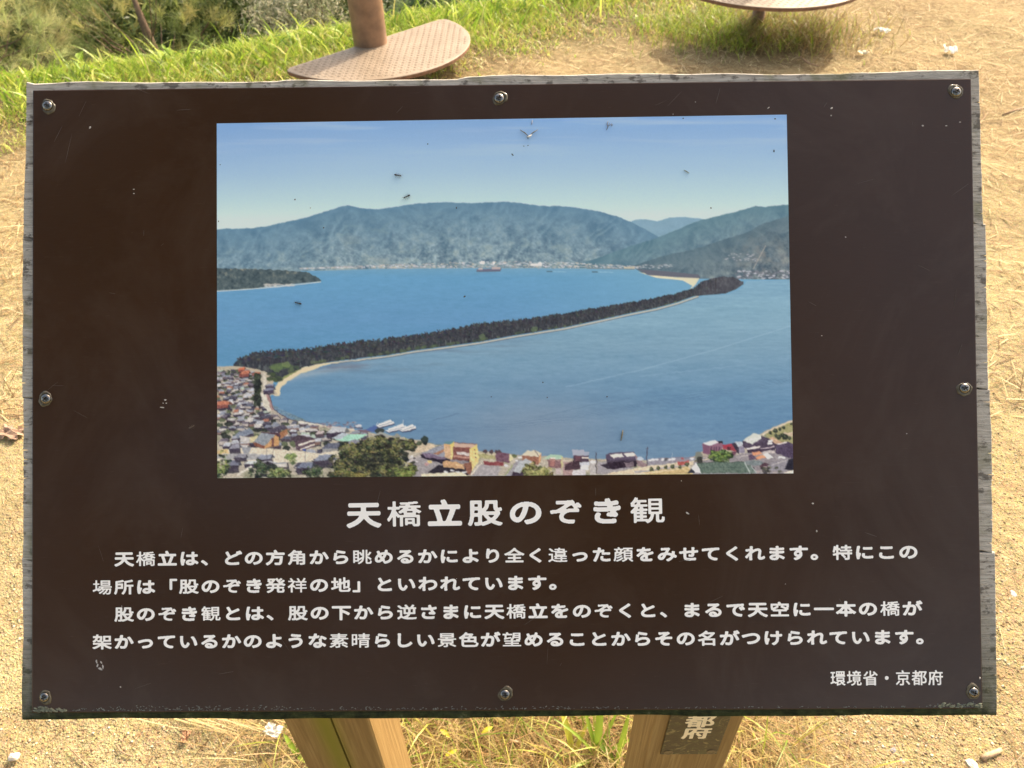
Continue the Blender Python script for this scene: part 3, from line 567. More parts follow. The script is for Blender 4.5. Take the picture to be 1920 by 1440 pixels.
    for k in range(60): blob(670 + rg.random() * 80, 850 + rg.random() * 40, 5, 3, (44, 48, 46), .55)
    tree(760, 884, 28, 14, 170, (74, 84, 50), (120, 138, 68), (160, 172, 88), 3.4); tree(664, 892, 30, 6, 90, (92, 90, 50), (140, 132, 70), (170, 160, 88), 3.2)
    tree(1004, 884, 27, 15, 190, (86, 88, 52), (146, 146, 82), (190, 186, 112), 3.4)
    # small irregularity so that no edge stays ruler-straight
    low = sm(640, 700, YY)
    dx = fbm(7, 7, 300, 2) * 1.5 * low; dy = fbm(7, 7, 310, 2) * 1.3 * low
    xi = np.clip(XX - PX0 - .5 + dx, 0, PW - 1.01); yi = np.clip(YY - PY0 - .5 + dy, 0, PH - 1.01)
    a0 = xi.astype(int); b0 = yi.astype(int); fa = (xi - a0)[..., None]; fb = (yi - b0)[..., None]
    A = (A[b0, a0] * (1 - fa) + A[b0, np.minimum(a0 + 1, PW - 1)] * fa) * (1 - fb) + (A[np.minimum(b0 + 1, PH - 1), a0] * (1 - fa) + A[np.minimum(b0 + 1, PH - 1), np.minimum(a0 + 1, PW - 1)] * fa) * fb
    A += (fbm(2.6, 2.2, 320, 2) * 20 * low * ml)[..., None]
    gy_ = A.mean(-1, keepdims=True); A = np.where((ml * low)[..., None] > 0, gy_ + (A - gy_) * .8 + (gy_ - 135) * .12, A)
    A += (rg.random((PH, PW, 1)) - .5) * 5
    A = np.clip(A, 0, 255)
    # a print on a sign is a little soft
    B = (A[:-1] + A[1:]) / 2
    A[:-1] = A[:-1] * .7 + B * .3
    return A

rng = np.random.default_rng(5)
random.seed(3)
# ---------------- ground ----------------
EDGE = np.array([(-400, 2.4), (-6, 2.9), (-3.3, 3.05), (-2.64, 3.27), (-1.75, 3.55), (-1.26, 3.88), (-.2, 4.38), (1, 5.0), (3, 5.4), (400, 5.6)])
INNER = np.array([(-8, 2.2), (-2.2, 2.35), (-1.6, 2.75), (-1.1, 3.0), (-.6, 3.1), (-.1, 3.3), (.3, 3.5), (.9, 3.72), (1.6, 3.9), (2.2, 4.7), (8, 6)])
def ground_z(x, y):
    d = y - np.interp(x, EDGE[:, 0], EDGE[:, 1])
    s = np.maximum(0, d)
    z = -(np.minimum(s, 45) * .85) * (s / (s + .35))
    near = np.exp(-np.maximum(0, np.hypot(x, y) - 8) / 6)
    z = z + near * (.012 * np.sin(x * 2.1 + .6) * np.cos(y * 1.7) + .006 * np.sin(x * 6.3 + y * 4.1) + .003 * np.sin(x * 17 + 1) * np.sin(y * 15)) * np.clip(np.hypot(x, y - .3) / 1.2, 0, 1)
    back = np.maximum(0, np.hypot(x * .8, np.minimum(y, 0)) - 40)
    return z - np.minimum(back * .35, 38)
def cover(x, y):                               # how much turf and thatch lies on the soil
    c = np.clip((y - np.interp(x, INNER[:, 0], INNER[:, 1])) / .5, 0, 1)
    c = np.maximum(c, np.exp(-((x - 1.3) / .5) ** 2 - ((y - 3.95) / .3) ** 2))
    c = np.maximum(c, np.exp(-((x - .03) / .50) ** 6 - ((y - .12) / .26) ** 4) * .8)
    return c
def graded(lo, hi, step, far, n):
    a = np.arange(lo, hi + step / 2, step)
    g = np.geomspace(step * 2, far, n)
    return np.concatenate([(lo - g)[::-1], a, hi + g])
gx = graded(-3.6, 3.6, .03, 3000, 34); gy = graded(-.9, 5.4, .03, 3000, 34)
GX, GY = np.meshgrid(gx, gy); nxg, nyg = len(gx), len(gy)
V = np.stack([GX, GY, ground_z(GX, GY)], -1).reshape(-1, 3)
ii = np.arange((nxg) * (nyg)).reshape(nyg, nxg)
Fq = np.stack([ii[:-1, :-1], ii[:-1, 1:], ii[1:, 1:], ii[1:, :-1]], -1).reshape(-1, 4)
me = mesh_np('ground', V, Fq, True)
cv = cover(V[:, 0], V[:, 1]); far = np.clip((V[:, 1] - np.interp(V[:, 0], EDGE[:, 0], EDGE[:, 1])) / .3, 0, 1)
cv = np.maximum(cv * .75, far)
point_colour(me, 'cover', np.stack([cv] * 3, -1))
lt = np.clip((V[:, 1] - 1.9) / 1.6, 0, .8) * (.75 + .25 * np.sin(V[:, 0] * 3.1) * np.sin(V[:, 1] * 4.3 + 1)) + .25 * np.clip(np.sin(V[:, 0] * 5.3 + 1.7 * np.sin(V[:, 1] * 3.1)) * np.sin(V[:, 1] * 4.7 + V[:, 0]) - .2, 0, 1)
point_colour(me, 'litter', np.stack([np.clip(lt, 0, 1)] * 3, -1))
tag(obj('ground', me, mat_ground()), kind='structure')

# ---------------- the information sign ----------------
sign = empty('information_sign', (0, -.07, 0), 'large brown outdoor information board with printed coast view and white Japanese text on timber posts', 'sign')
PANEL_W, PANEL_H, TH = .900, .5965, .003
M_panel = mat_panel(); M_wood = mat_weathered(); M_post = mat_post()
bm = bmesh.new(); box_bm(bm, (0, 0, -TH / 2), (PANEL_W, PANEL_H, TH), .0009)
obj('panel', bm_mesh('panel', bm), M_panel, sign, BM)

# four weathered planks behind the panel, ends checked and mouldy
def plank(xl2, xr2, yb2, yt2, chamT, chamB, mossy, seed, zf=-TH - .0006, th=.032):
    """corner pairs (bottom, top) of the two ends and (left, right) of the two long edges"""
    r_ = np.random.default_rng(seed); y0 = min(yb2); y1 = max(yt2); x0, x1 = xl2[0], xr2[0]
    def end(xx, s):
        ys = [y0]
        while ys[-1] < y1 - .006: ys.append(ys[-1] + .004 + r_.random() * .011)
        ys[-1] = y1; out = []; off = 0
        for k, y in enumerate(ys):
            x = xx[0] + (xx[1] - xx[0]) * (y - y0) / (y1 - y0)
            off = np.clip(off + (r_.random() - .5) * .0011, -.0009, .0009)
            if 0 < k < len(ys) - 1 and r_.random() < .38:      # a drying check
                w = .00025 + r_.random() * .0004; dp = .004 + r_.random() * .006
                out += [(x + s * off, y - w), (x + s * (off - dp), y), (x + s * off, y + w)]
                off = np.clip(off + (r_.random() - .5) * .001, -.0009, .0009)
            else: out.append((x + s * off, y))
        return out
    L = end(xl2, -1); Rr = end(xr2, 1); nb = 90
    tt = np.arange(1, nb) / nb
    def edge(y2, amp):
        w = sum(a_ * np.sin(tt * f_ * 6.283 + p_) for a_, f_, p_ in ((.0009, 1.7, r_.random() * 6), (.0007, 4.3, r_.random() * 6), (.0005, 9.1, r_.random() * 6))) + .0003 * (r_.random(nb - 1) - .5)
        saw = np.interp(tt, [0, .10, .27, .272, .30, .46, .462, .66, .70, .86, .862, 1], [0, .0006, -.0008, .0002, .0004, -.0012, .0006, .0012, -.0006, -.0008, .0005, 0])
        return y2[0] + (y2[1] - y2[0]) * tt + (w * .8 + saw) * amp * np.minimum(1, np.minimum(tt, 1 - tt) * 20)
    top = list(zip(x0 + (x1 - x0) * tt, edge(yt2, 1.0 if chamT else .15)))
    bot = list(zip(x0 + (x1 - x0) * tt, edge(yb2, .6 if chamB else .15)))
    out = bot + Rr + top[::-1] + L[::-1]
    cx_, cy_ = (x0 + x1) / 2, (y0 + y1) / 2; Lr = [False] * len(bot) + [False] * len(Rr) + [True] * len(top) + [False] * len(L); Lb = [True] * len(bot) + [False] * (len(out) - len(bot))
    b = bmesh.new()
    def ring(z, ins, it=0, ib=0):
        vs = []
        for (x, y), isT, isB in zip(out, Lr, Lb):
            xx = x - math.copysign(ins, x - cx_) if abs(x - cx_) > (x1 - x0) / 2 - .004 else x
            yy = y
            if isT or y > y1 - .0015: yy = y - max(ins, it)
            if isB or y < y0 + .0015: yy = y + max(ins, ib)
            vs.append(b.verts.new((xx, yy, z)))
        return vs
    rings = [ring(zf - th, 0), ring(zf - .0016, 0), ring(zf - .0006, .0004, chamT * .6, chamB * .6), ring(zf, .0010, chamT, chamB)]
    for A, B in zip(rings[:-1], rings[1:]):
        for k in range(len(A)): b.faces.new((A[k], A[(k + 1) % len(A)], B[(k + 1) % len(A)], B[k]))
    b.faces.new(rings[-1]); b.faces.new(rings[0][::-1])
    bmesh.ops.recalc_face_normals(b, faces=b.faces)
    bmesh.ops.triangulate(b, faces=[f for f in b.faces if len(f.verts) > 4])
    me = bpy.data.meshes.new('plank'); b.to_mesh(me); b.free()
    co = np.zeros(len(me.vertices) * 3); me.vertices.foreach_get('co', co); co = co.reshape(-1, 3)
    moss = np.clip((-.2965 - co[:, 1]) / .0035, 0, 1) if mossy else np.zeros(len(co))
    moss = np.maximum(moss, .55 * np.clip((-.19 - co[:, 1]) / .08, 0, 1) * (np.abs(co[:, 0]) > .44))
    point_colour(me, 'moss', np.stack([moss] * 3, -1)); return me
def bx(u, v): return on_board(u, v, -.005)[0]
def by(u, v): return on_board(u, v, -.005)[1]
cuts = [(448, 418), (747, 728), (1051, 1033)]                       # joints seen at the left and the right end
ends = [((bx(45.5, 446), bx(48.5, 160)), (bx(1843, 416), bx(1836.5, 132))), ((bx(43.5, 745), bx(44.5, 449)), (bx(1851.5, 726), bx(1847, 421))),
        ((bx(42.5, 1049), bx(43, 749)), (bx(1861, 1030), bx(1856, 731))), ((bx(43, 1349), bx(42, 1053)), (bx(1868, 1340), bx(1863.5, 1036)))]
tops = [(by(48, 157.5), by(1836, 131))] + [(by(44, c[0] + 1.8), by(1855, c[1] + 1.8)) for c in cuts]
bots = [(by(44, c[0] - .8), by(1855, c[1] - .8)) for c in cuts] + [(by(43, 1349.5), by(1868, 1340))]
for k in range(4):
    obj('plank', plank(ends[k][0], ends[k][1], bots[k], tops[k], .0014 if k == 0 else 0, .0008 if k == 3 else 0, k == 3, 40 + k), M_wood, sign, BM)

# printed view
PRINT = paint_view()
NXP, NYP = 760, 474
corners = [on_board(406.5, 231.5), on_board(1475, 215), on_board(1487.5, 887.5), on_board(407.5, 896.5)]
su = np.linspace(0, 1, NXP + 1); sv = np.linspace(0, 1, NYP + 1); SU, SV = np.meshgrid(su, sv)
c4 = [np.array(c) for c in corners]
P2 = (c4[0][None, None] * ((1 - SU) * (1 - SV))[..., None] + c4[1] * (SU * (1 - SV))[..., None] + c4[2] * (SU * SV)[..., None] + c4[3] * ((1 - SU) * SV)[..., None])
V = np.concatenate([P2, np.full(P2.shape[:2] + (1,), .00012)], -1).reshape(-1, 3)
W3 = (np.array(BM.to_3x3()) @ V.T).T + np.array(BM.translation)
Rm = np.array(q.to_matrix()); cc = (W3 - np.array(CAM)) @ Rm
PU = 960 - F_PX * cc[:, 0] / cc[:, 2]; PV = 720 + F_PX * cc[:, 1] / cc[:, 2]
iu = np.clip(PU - PX0 - .5, 0, PW - 1.01); iv = np.clip(PV - PY0 - .5, 0, PH - 1.01)
i0 = iu.astype(int); j0 = iv.astype(int); fu = (iu - i0)[:, None]; fv = (iv - j0)[:, None]
px = (PRINT[j0, i0] * (1 - fu) + PRINT[j0, i0 + 1] * fu) * (1 - fv) + (PRINT[j0 + 1, i0] * (1 - fu) + PRINT[j0 + 1, i0 + 1] * fu) * fv
s = px / 255.; lin = np.where(s <= .04045, s / 12.92, ((s + .055) / 1.055) ** 2.4) * PRINT_GAIN; lin = np.minimum(lin, .9)
ii = np.arange((NXP + 1) * (NYP + 1)).reshape(NYP + 1, NXP + 1)
Fq = np.stack([ii[:-1, :-1], ii[1:, :-1], ii[1:, 1:], ii[:-1, 1:]], -1).reshape(-1, 4)
me = mesh_np('photo_print', V, Fq); point_colour(me, 'print', lin)
obj('photo_print', me, mat_print(), sign, BM)

# lettering: fallback-font outlines thickened with rounded ends, laid as flat print
RAW = {}
def glyph_edges(ch):
    if ch in RAW: return RAW[ch]
    cu = bpy.data.curves.new('g', 'FONT'); cu.body = ch; cu.resolution_u = 5
    o = bpy.data.objects.new('g', cu); COL.objects.link(o); bpy.context.view_layer.update()
    m = o.to_mesh(); cnt = {}
    for p in m.polygons:
        for e in p.edge_keys: cnt[e] = cnt.get(e, 0) + 1
    v = [(a.co.x, a.co.y) for a in m.vertices]
    E = np.array([(*v[a], *v[b]) for (a, b), c in cnt.items() if c == 1]) if cnt else np.zeros((0, 4))
    o.to_mesh_clear(); bpy.data.objects.remove(o); bpy.data.curves.remove(cu)
    RAW[ch] = E; return E
COMPLEX = set('橋観眺違顔場景晴環境省都府祥素望')
MEDIUM = set('股角地空色特名京全逆架発所ぞ')
def glyph_spans(ch, em, sx, sy, fat, even, rows=72):
    """filled spans (x0,x1,y0,y1) in metres relative to the cell centre"""
    E = glyph_edges(ch)
    if not len(E): return []
    qn = em / rows; pad = 12
    H = int(rows * sy) + 2 * pad; Wd = int(rows * sx) + 2 * pad
    e = E.copy(); e[:, [0, 2]] = (e[:, [0, 2]] - .5) * sx; e[:, [1, 3]] = (e[:, [1, 3]] - .38) * sy
    e *= em / qn
    e[:, [0, 2]] += Wd / 2; e[:, [1, 3]] += H / 2
    g = np.zeros((H, Wd)); X = np.arange(Wd) + .5
    for r_ in range(H):
        y = r_ + .5; s_ = e[(e[:, 1] > y) != (e[:, 3] > y)]
        if len(s_):
            xs = np.sort(s_[:, 0] + (y - s_[:, 1]) * (s_[:, 2] - s_[:, 0]) / (s_[:, 3] - s_[:, 1]))
            g[r_] = np.searchsorted(xs, X) % 2
    rad = fat / qn * (1 if even else (.52 if ch in COMPLEX else (.72 if ch in MEDIUM else 1)))
    rr = int(math.ceil(rad)); d = g.copy()
    for dy in range(-rr, rr + 1):
        for dx in range(-rr, rr + 1):
            if 0 < dx * dx + dy * dy <= rad * rad: d = np.maximum(d, np.roll(np.roll(g, dy, 0), dx, 1))
    for _ in range(2):
        d = (d + np.roll(d, 1, 0) + np.roll(d, -1, 0)) / 3; d = (d + np.roll(d, 1, 1) + np.roll(d, -1, 1)) / 3
    out = []
    for r_ in range(H):
        row = d[r_] - .5; up = np.where((row[:-1] <= 0) & (row[1:] > 0))[0]; dn = np.where((row[:-1] > 0) & (row[1:] <= 0))[0]
        for a, b in zip(up, dn):
            x0 = a + .5 + row[a] / (row[a] - row[a + 1]); x1 = b + .5 + row[b] / (row[b] - row[b + 1])
            out.append(((x0 - Wd / 2) * qn, (x1 - Wd / 2) * qn, (r_ - H / 2) * qn, (r_ + 1 - H / 2) * qn))
    return out
CACHE = {}
def letter_line(text, a, b, em, sx, sy, fat, mat, parent, mw, z=.00025, shear=0, vertical=False, label=None, even=False):
    """text laid from the centre of its first cell (a) to the centre of its last (b)"""
    n = len(text) - 1; V = []; F = []
    ax = Vector((b[0] - a[0], b[1] - a[1])).normalized()
    if vertical: ax = Vector((1, 0))
    ay = Vector((-ax.y, ax.x))
    for k, ch in enumerate(text):
        if ch in ' 　': continue
        key = (ch, em, sx, sy, fat, even)
        if key not in CACHE: CACHE[key] = glyph_spans(ch, em, sx, sy, fat, even)
        t = k / n; cx_, cy_ = a[0] + (b[0] - a[0]) * t, a[1] + (b[1] - a[1]) * t
        for x0, x1, y0, y1 in CACHE[key]:
            i = len(V)
            for x, y in ((x0, y0), (x1, y0), (x1, y1), (x0, y1)):
                V.append((cx_ + ax.x * x + ay.x * y + shear * y, cy_ + ax.y * x + ay.y * y, z))
            F.append((i, i + 1, i + 2, i + 3))
    o = obj('lettering', mesh_np('lettering', V, F), mat, parent, mw)
    if label: o['label'] = label
    return o
M_white = mat_flat('white_lettering_print', (.93, .925, .91), .42, 0, .05, 9)
mm = .000508                                     # one photograph pixel on the panel, in metres
def bline(text, p0, p1, **kw):
    kw.setdefault('em', 30.5 * mm); kw.setdefault('sx', 1.24); kw.setdefault('sy', .93); kw.setdefault('fat', 1.4 * mm)
    return letter_line(text, on_board(*p0), on_board(*p1), mat=M_white, parent=sign, mw=BM, **kw)
bline('天橋立股のぞき観', (682, 964.5), (1214, 956.5), em=53 * mm, sx=1.26, sy=.95, fat=2.5 * mm, label='large white title lettering below the print')
bline('天橋立は、どの方角から眺めるかにより全く違った顔をみせてくれます。特にこの', (233, 1048), (1703, 1034.5), label='first line of white body text')
bline('場所は「股のぞき発祥の地」といわれています。', (192, 1101), (1048, 1092), label='second line of white body text, shorter than the rest')
bline('股のぞき観とは、股の下から逆さまに天橋立をのぞくと、まるで天空に一本の橋が', (233, 1151.5), (1710, 1140.5), label='third line of white body text')
bline('架かっているかのような素晴らしい景色が望めることからその名がつけられています。', (192, 1203.5), (1736, 1194), label='fourth and lowest line of white body text')
bline('環境省・京都府', (1571, 1271.5), (1754, 1270.5), em=29 * mm, sx=1.0, sy=1.0, fat=.62 * mm, even=True, label='small white credit line at the lower right')

# screws with rings of old sealant
def screw_mesh():
    n, m = 40, 16; V = [(0, 0, .0012)]; F3 = []
    def h(x, y, r):
        z = .0033 * math.sqrt(max(0, 1 - (r / .0056) ** 2)) + .0006
        cr = math.hypot(x, y)
        w = .00062 * (1 - .25 * cr / .003)
        if cr < .0029 and (abs(x) < w or abs(y) < w): z -= .0017 * (1 - cr / .0042)
        return z
    b = bmesh.new(); g = 31; grid = {}
    for i in range(-g, g + 1):
        for j in range(-g, g + 1):
            x, y = i * .0056 / g, j * .0056 / g
            if math.hypot(x, y) <= .00551: grid[i, j] = b.verts.new((x, y, h(x, y, math.hypot(x, y))))
    for (i, j), v in list(grid.items()):
        try: b.faces.new((v, grid[i + 1, j], grid[i + 1, j + 1], grid[i, j + 1]))
        except (KeyError, ValueError): pass
    for f in b.faces: f.smooth = True
    me = bpy.data.meshes.new('screw'); b.to_mesh(me); b.free()
    co = np.zeros(len(me.vertices) * 3); me.vertices.foreach_get('co', co); co = co.reshape(-1, 3); cr = np.hypot(co[:, 0], co[:, 1])
    cavity_shade = ((cr < .0029) & ((abs(co[:, 0]) < .00064) | (abs(co[:, 1]) < .00064))) | (cr > .0053)  # cross recess shade painted dark into the tint; rim edge darkened too
    point_colour(me, 'tint', np.where(cavity_shade[:, None], np.array([[.03, .025, .02]]), np.array([[.19, .185, .18]]))); return me
def ring_mesh(seed):
    r_ = np.random.default_rng(seed); n = 40; b = bmesh.new(); rings = []
    ph = r_.random(3) * 6
    for rr, zz in ((.0052, .0003), (.0056, .0011), (.0066, .0013), (.0074, .0009), (.0079, .0001)):
        vs = []
        for k in range(n):
            a = k * 2 * math.pi / n; f = 1 + (.09 * math.sin(a * 2 + ph[0]) + .05 * math.sin(a * 3 + ph[1]) + .03 * math.sin(a * 7 + ph[2])) * (rr - .005) / .0026
            vs.append(b.verts.new((rr * f * math.cos(a) + .0008 * (rr > .006), rr * f * math.sin(a) - .0007 * (rr > .006), zz + .0002 * r_.random())))
        rings.append(vs)
    for A, B in zip(rings[:-1], rings[1:]):
        for k in range(n): b.faces.new((A[k], B[k], B[(k + 1) % n], A[(k + 1) % n]))
    return bm_mesh('sealant_ring', b, True)
_m = NT('dull_screw_steel'); _at = _m.n('Attribute', attribute_name='tint')
M_steel = _m.done(_at.outputs['Color'], .2, _m.bump(_m.noise(_m.coord(), 700, 3), .5, .0002), .5, 1)
M_seal = mat_flat('old_clear_sealant', (.085, .072, .045), .25, 0, .4, 240, .0004)
scm = screw_mesh(); first = True
for i, (u, v) in enumerate([(90, 199), (936, 185), (1792, 173), (87, 748), (1808, 728), (84, 1307), (947, 1302), (1825, 1298)]):
    x, y = on_board(u, v)
    W_ = BM @ Matrix.Translation((x, y, 0)) @ Matrix.Rotation(i * 1.31, 4, 'Z') @ Matrix.Scale(.82 if u < 100 and v > 1200 else .88, 4)
    sc_ = bpy.data.objects.new('screw', scm)
    if first: scm.materials.append(M_steel); first = False
    COL.objects.link(sc_); sc_.parent = sign; sc_.matrix_basis = Matrix.Translation(sign.location).inverted() @ W_
    sc_['_w'] = [c for r_ in W_ for c in r_]
    rg_ = bpy.data.objects.new('sealant_ring', ring_mesh(i)); rg_.data.materials.append(M_seal); COL.objects.link(rg_); rg_.parent = sc_

# small marks stuck to the panel: chips, droppings, scratches and grime
def flecks(items, name, mat, h=.00035):
    V = []; F = []
    for x, y, a, L, w in items:
        ca, sa = math.cos(a), math.sin(a); i = len(V); n = 7
        k2 = rng.random(n) * .5 + .75
        V.append((x, y, h + min(.0006, w * .3)))
        for k in range(n):
            t = k * 2 * math.pi / n; px_, py_ = L / 2 * math.cos(t) * k2[k], w / 2 * math.sin(t) * k2[k]
            V.append((x + px_ * ca - py_ * sa, y + px_ * sa + py_ * ca, .0002 if h < .001 else h))
        for k in range(n): F.append((i, i + 1 + k, i + 1 + (k + 1) % n))
    o = obj(name, mesh_np(name, V, F), mat, sign, BM); o['kind'] = 'stuff'; return o
def fl(u, v, L, w, a=0): x, y = on_board(u, v); return (x, y, a, L * mm, w * mm)
pale = [fl(169, 239, 5, 3, 1), fl(251, 355, 3, 2), fl(251, 363, 3, 2), fl(310, 750, 4, 3), fl(306, 756, 2, 2), fl(312, 756, 3, 2), fl(305, 764, 9, 2.4, -.1), fl(1559, 203, 5, 3, .6), fl(1558, 217, 3, 3), fl(1441, 202, 6, 2, .7),
        fl(1730, 236, 4, 3), fl(1774, 236, 4, 2), fl(1800, 229, 4, 1.5), fl(1524, 944, 4, 3), fl(1289, 962, 8, 3, -.5), fl(1531, 996, 3, 5), fl(226, 1288, 3, 3), fl(1262, 214, 2, 2), fl(1837, 1271, 3, 5)]
for k in range(14): pale.append(fl(80 + rng.random() * 1730, 190 + rng.random() * 1120, 1.2 + rng.random() * 2, 1 + rng.random(), rng.random() * 3))
pale = [p for p in pale if not (corners[0][0] < p[0] < corners[1][0] and corners[3][1] < p[1] < corners[0][1])]
flecks(pale, 'pale_specks', mat_flat('pale_speck', (.50, .46, .42), .8))
a0 = [fl(181, 1241, 3, 7, .3), fl(183, 1248, 3, 7, -.3), fl(188, 1254, 9, 4, -.5), fl(193, 1250, 3, 9, .1), fl(190, 1242, 2.5, 6, .5), fl(181, 1238, 3, 3)]
flecks(a0, 'dried_dropping', mat_flat('dried_dropping', (.36, .35, .34), .7))
dark = [fl(553, 374, 3.5, 3), fl(871, 556, 5, 3, .5), fl(607, 427, 3, 2.4), fl(413, 309, 2, 2), fl(802, 270, 3, 2), fl(856, 390, 2, 4), fl(1018, 717, 2.5, 3), fl(921, 744, 3, 1.8), fl(1026, 745, 2.5, 2.5), fl(961, 290, 6, 2.2, -.8), fl(1281, 222, 2.6, 2.6), fl(1453, 223, 4, 2), fl(1451, 283, 2.4, 5), fl(1333, 390, 3, 3), fl(982, 274, 3, 1.5), fl(990, 273, 3, 1.5, .4), fl(1138, 744, 3, 2), fl(410, 415, 2, 3), fl(582, 390, 2, 2)]
flecks(dark, 'dark_specks', mat_flat('dark_speck', (.06, .055, .05), .7))
scr = []
for u, v, L, a in [(128, 282, 60, 1.35), (345, 206, 30, .05), (1346, 180, 34, 1.3), (1128, 216, 16, .9), (1800, 655, 22, 1.2), (1430, 1155, 22, -1.0), (1000, 1160, 40, .6), (1286, 1050, 26, .2), (110, 250, 40, 1.1), (750, 205, 18, .8)]: scr.append(fl(u, v, L, .9, a))
for k in range(60): scr.append(fl(80 + rng.random() * 1730, 160 + rng.random() * 1150, 6 + rng.random() * 40, .45 + rng.random() * .35, rng.normal() * .5 + (1.3 if k % 3 == 0 else 0)))
scr = [p for p in scr if not (corners[0][0] - .01 < p[0] < corners[1][0] + .01 and corners[3][1] - .01 < p[1] < corners[0][1] + .01)]
flecks(scr, 'scratches', mat_flat('faint_scratch', (.075, .055, .042), .6), .00022)
gr = []
for k in range(900):
    u = 70 + rng.random() * 1760; w = np.interp(u, [60, 130, 220, 460, 560, 1000, 1300, 1700, 1840], [1, .5, .8, .9, .5, .4, .2, .25, .9])
    if rng.random() > w: continue
    gr.append(fl(u, 1331 - rng.random() ** 2 * 11 * w + np.interp(u, [60, 1840], [3, -5]) - 1, 1.5 + rng.random() * 4, .8 + rng.random() * 1.2, rng.normal() * .5))
flecks(gr, 'lichen_grime', mat_flat('lichen_grime', (.13, .135, .12), .9, 0, .5, 200))
gr = []
for k in range(46): gr.append(fl(66 + rng.random() ** 1.5 * 60, 1334 - rng.random() * 9 * (1 if k % 2 else .4), 3 + rng.random() * 10, 2 + rng.random() * 3, -.3))
for k in range(44): gr.append(fl(1838 - rng.random() ** 1.3 * 80, 1327 - rng.random() * 8, 3 + rng.random() * 8, 2 + rng.random() * 3, .2))
flecks(gr, 'corner_moss', mat_flat('pale_corner_moss', (.16, .17, .12), .9, 0, .5, 200), .0008)

# posts
def back_plane_z(y): return BOARD_Z + (-(.0355) - (BN.y * y)) / BN.z + 0 * y    # plane of the planks' backs
def post_mesh(x0, x1, yf, yb, split, mossx, seed):
    """vertical timber cut to the slope of the board; a drying split down the front"""
    b = bmesh.new(); r_ = np.random.default_rng(seed)
    g = .0022; sx_ = x0 + (x1 - x0) * split if split else None
    prof = [(x0 + g, yf), (x0, yf + g), (x0, yb - g), (x0 + g, yb), (x1 - g, yb), (x1, yb - g), (x1, yf + g), (x1 - g, yf)]
    if split: prof += [(sx_ + .0014, yf), (sx_, yf + .018), (sx_ - .0014, yf)]
    zs = [-.25, 0, .15, .3, .4, .5, .6]
    rings = []
    for z in zs: rings.append([b.verts.new((x + .0006 * (r_.random() - .5), y + .0005 * (r_.random() - .5), z)) for x, y in prof])
    rings.append([b.verts.new((x, y, back_plane_z(y))) for x, y in prof])
    for A, B in zip(rings[:-1], rings[1:]):
        for k in range(len(A)): b.faces.new((A[k], A[(k + 1) % len(A)], B[(k + 1) % len(A)], B[k]))
    b.faces.new(rings[0]); b.faces.new(rings[-1])
    bmesh.ops.recalc_face_normals(b, faces=b.faces)
    bmesh.ops.subdivide_edges(b, edges=[e for e in b.edges if abs(e.verts[0].co.y - yf) < .004 and abs(e.verts[1].co.y - yf) < .004 and abs(e.verts[0].co.z - e.verts[1].co.z) < .03 and e.calc_length() > .02], cuts=9)
    me = bpy.data.meshes.new('post'); b.to_mesh(me); b.free()
    co = np.zeros(len(me.vertices) * 3); me.vertices.foreach_get('co', co); co = co.reshape(-1, 3)
    ms = np.exp(-((co[:, 0] - mossx[0]) / mossx[1]) ** 2) * (np.abs(co[:, 1] - yf) < .01) * mossx[2]
    point_colour(me, 'moss', np.stack([ms] * 3, -1)); return me
YF = -.12; nY = Vector((0, 1, 0))
lx0, lx1 = on_plane(529, 1347, nY, (0, YF, 0)).x, on_plane(691, 1347, nY, (0, YF, 0)).x
rx0, rx1 = on_plane(1228, 1345, nY, (0, YF, 0)).x, on_plane(1395.5, 1345, nY, (0, YF, 0)).x
pl = obj('post', post_mesh(lx0, lx1, YF, -.02, .565, (lx0 + (lx1 - lx0) * .47, .016, .95), 1), M_post, sign, Matrix.Identity(4)); pl['label'] = 'left post with a dark drying split and green algae'
pr = obj('post', post_mesh(rx0, rx1, YF, -.035, 0, (rx0, .001, 0), 2), M_post, sign, Matrix.Identity(4)); pr['label'] = 'right post carrying the small name plate'
# small plate on the right post
pc = [on_plane(u, v, nY, (0, YF - .002, 0)) for u, v in ((1256, 1345), (1371, 1345), (1343, 1413), (1238.5, 1415))]
ppx0 = (pc[0].x + pc[3].x) / 2; ppx1 = (pc[1].x + pc[2].x) / 2; pz0 = (pc[2].z + pc[3].z) / 2; pz1 = pz0 + .24
PWm = Matrix(((1, 0, 0, (ppx0 + ppx1) / 2), (0, 0, -1, YF - .0022), (0, 1, 0, (pz0 + pz1) / 2), (0, 0, 0, 1)))
bm = bmesh.new(); box_bm(bm, (0, 0, -.001), (ppx1 - ppx0, pz1 - pz0, .002), .0005)
npl = obj('name_plate', bm_mesh('name_plate', bm), mat_name_plate(), sign, PWm)
npl['label'] = 'small mossy brown plate fixed to the right post'
ce = [on_plane(u, v, nY, (0, YF - .0022, 0)) for u, v in ((1306, 1374), (1309, 1352))]
pitch = (ce[1].z - ce[0].z); xm = (ce[0].x) - (ppx0 + ppx1) / 2; zm = (pz0 + pz1) / 2
letter_line('京都府', (xm, ce[0].z - zm + 2 * pitch), (xm, ce[0].z - zm), pitch * 1.06, 1.05, .98, .0022, mat_flat('cream_plate_lettering', (.86, .76, .56), .6, 0, .05), npl, PWm, .0003, 0, True)
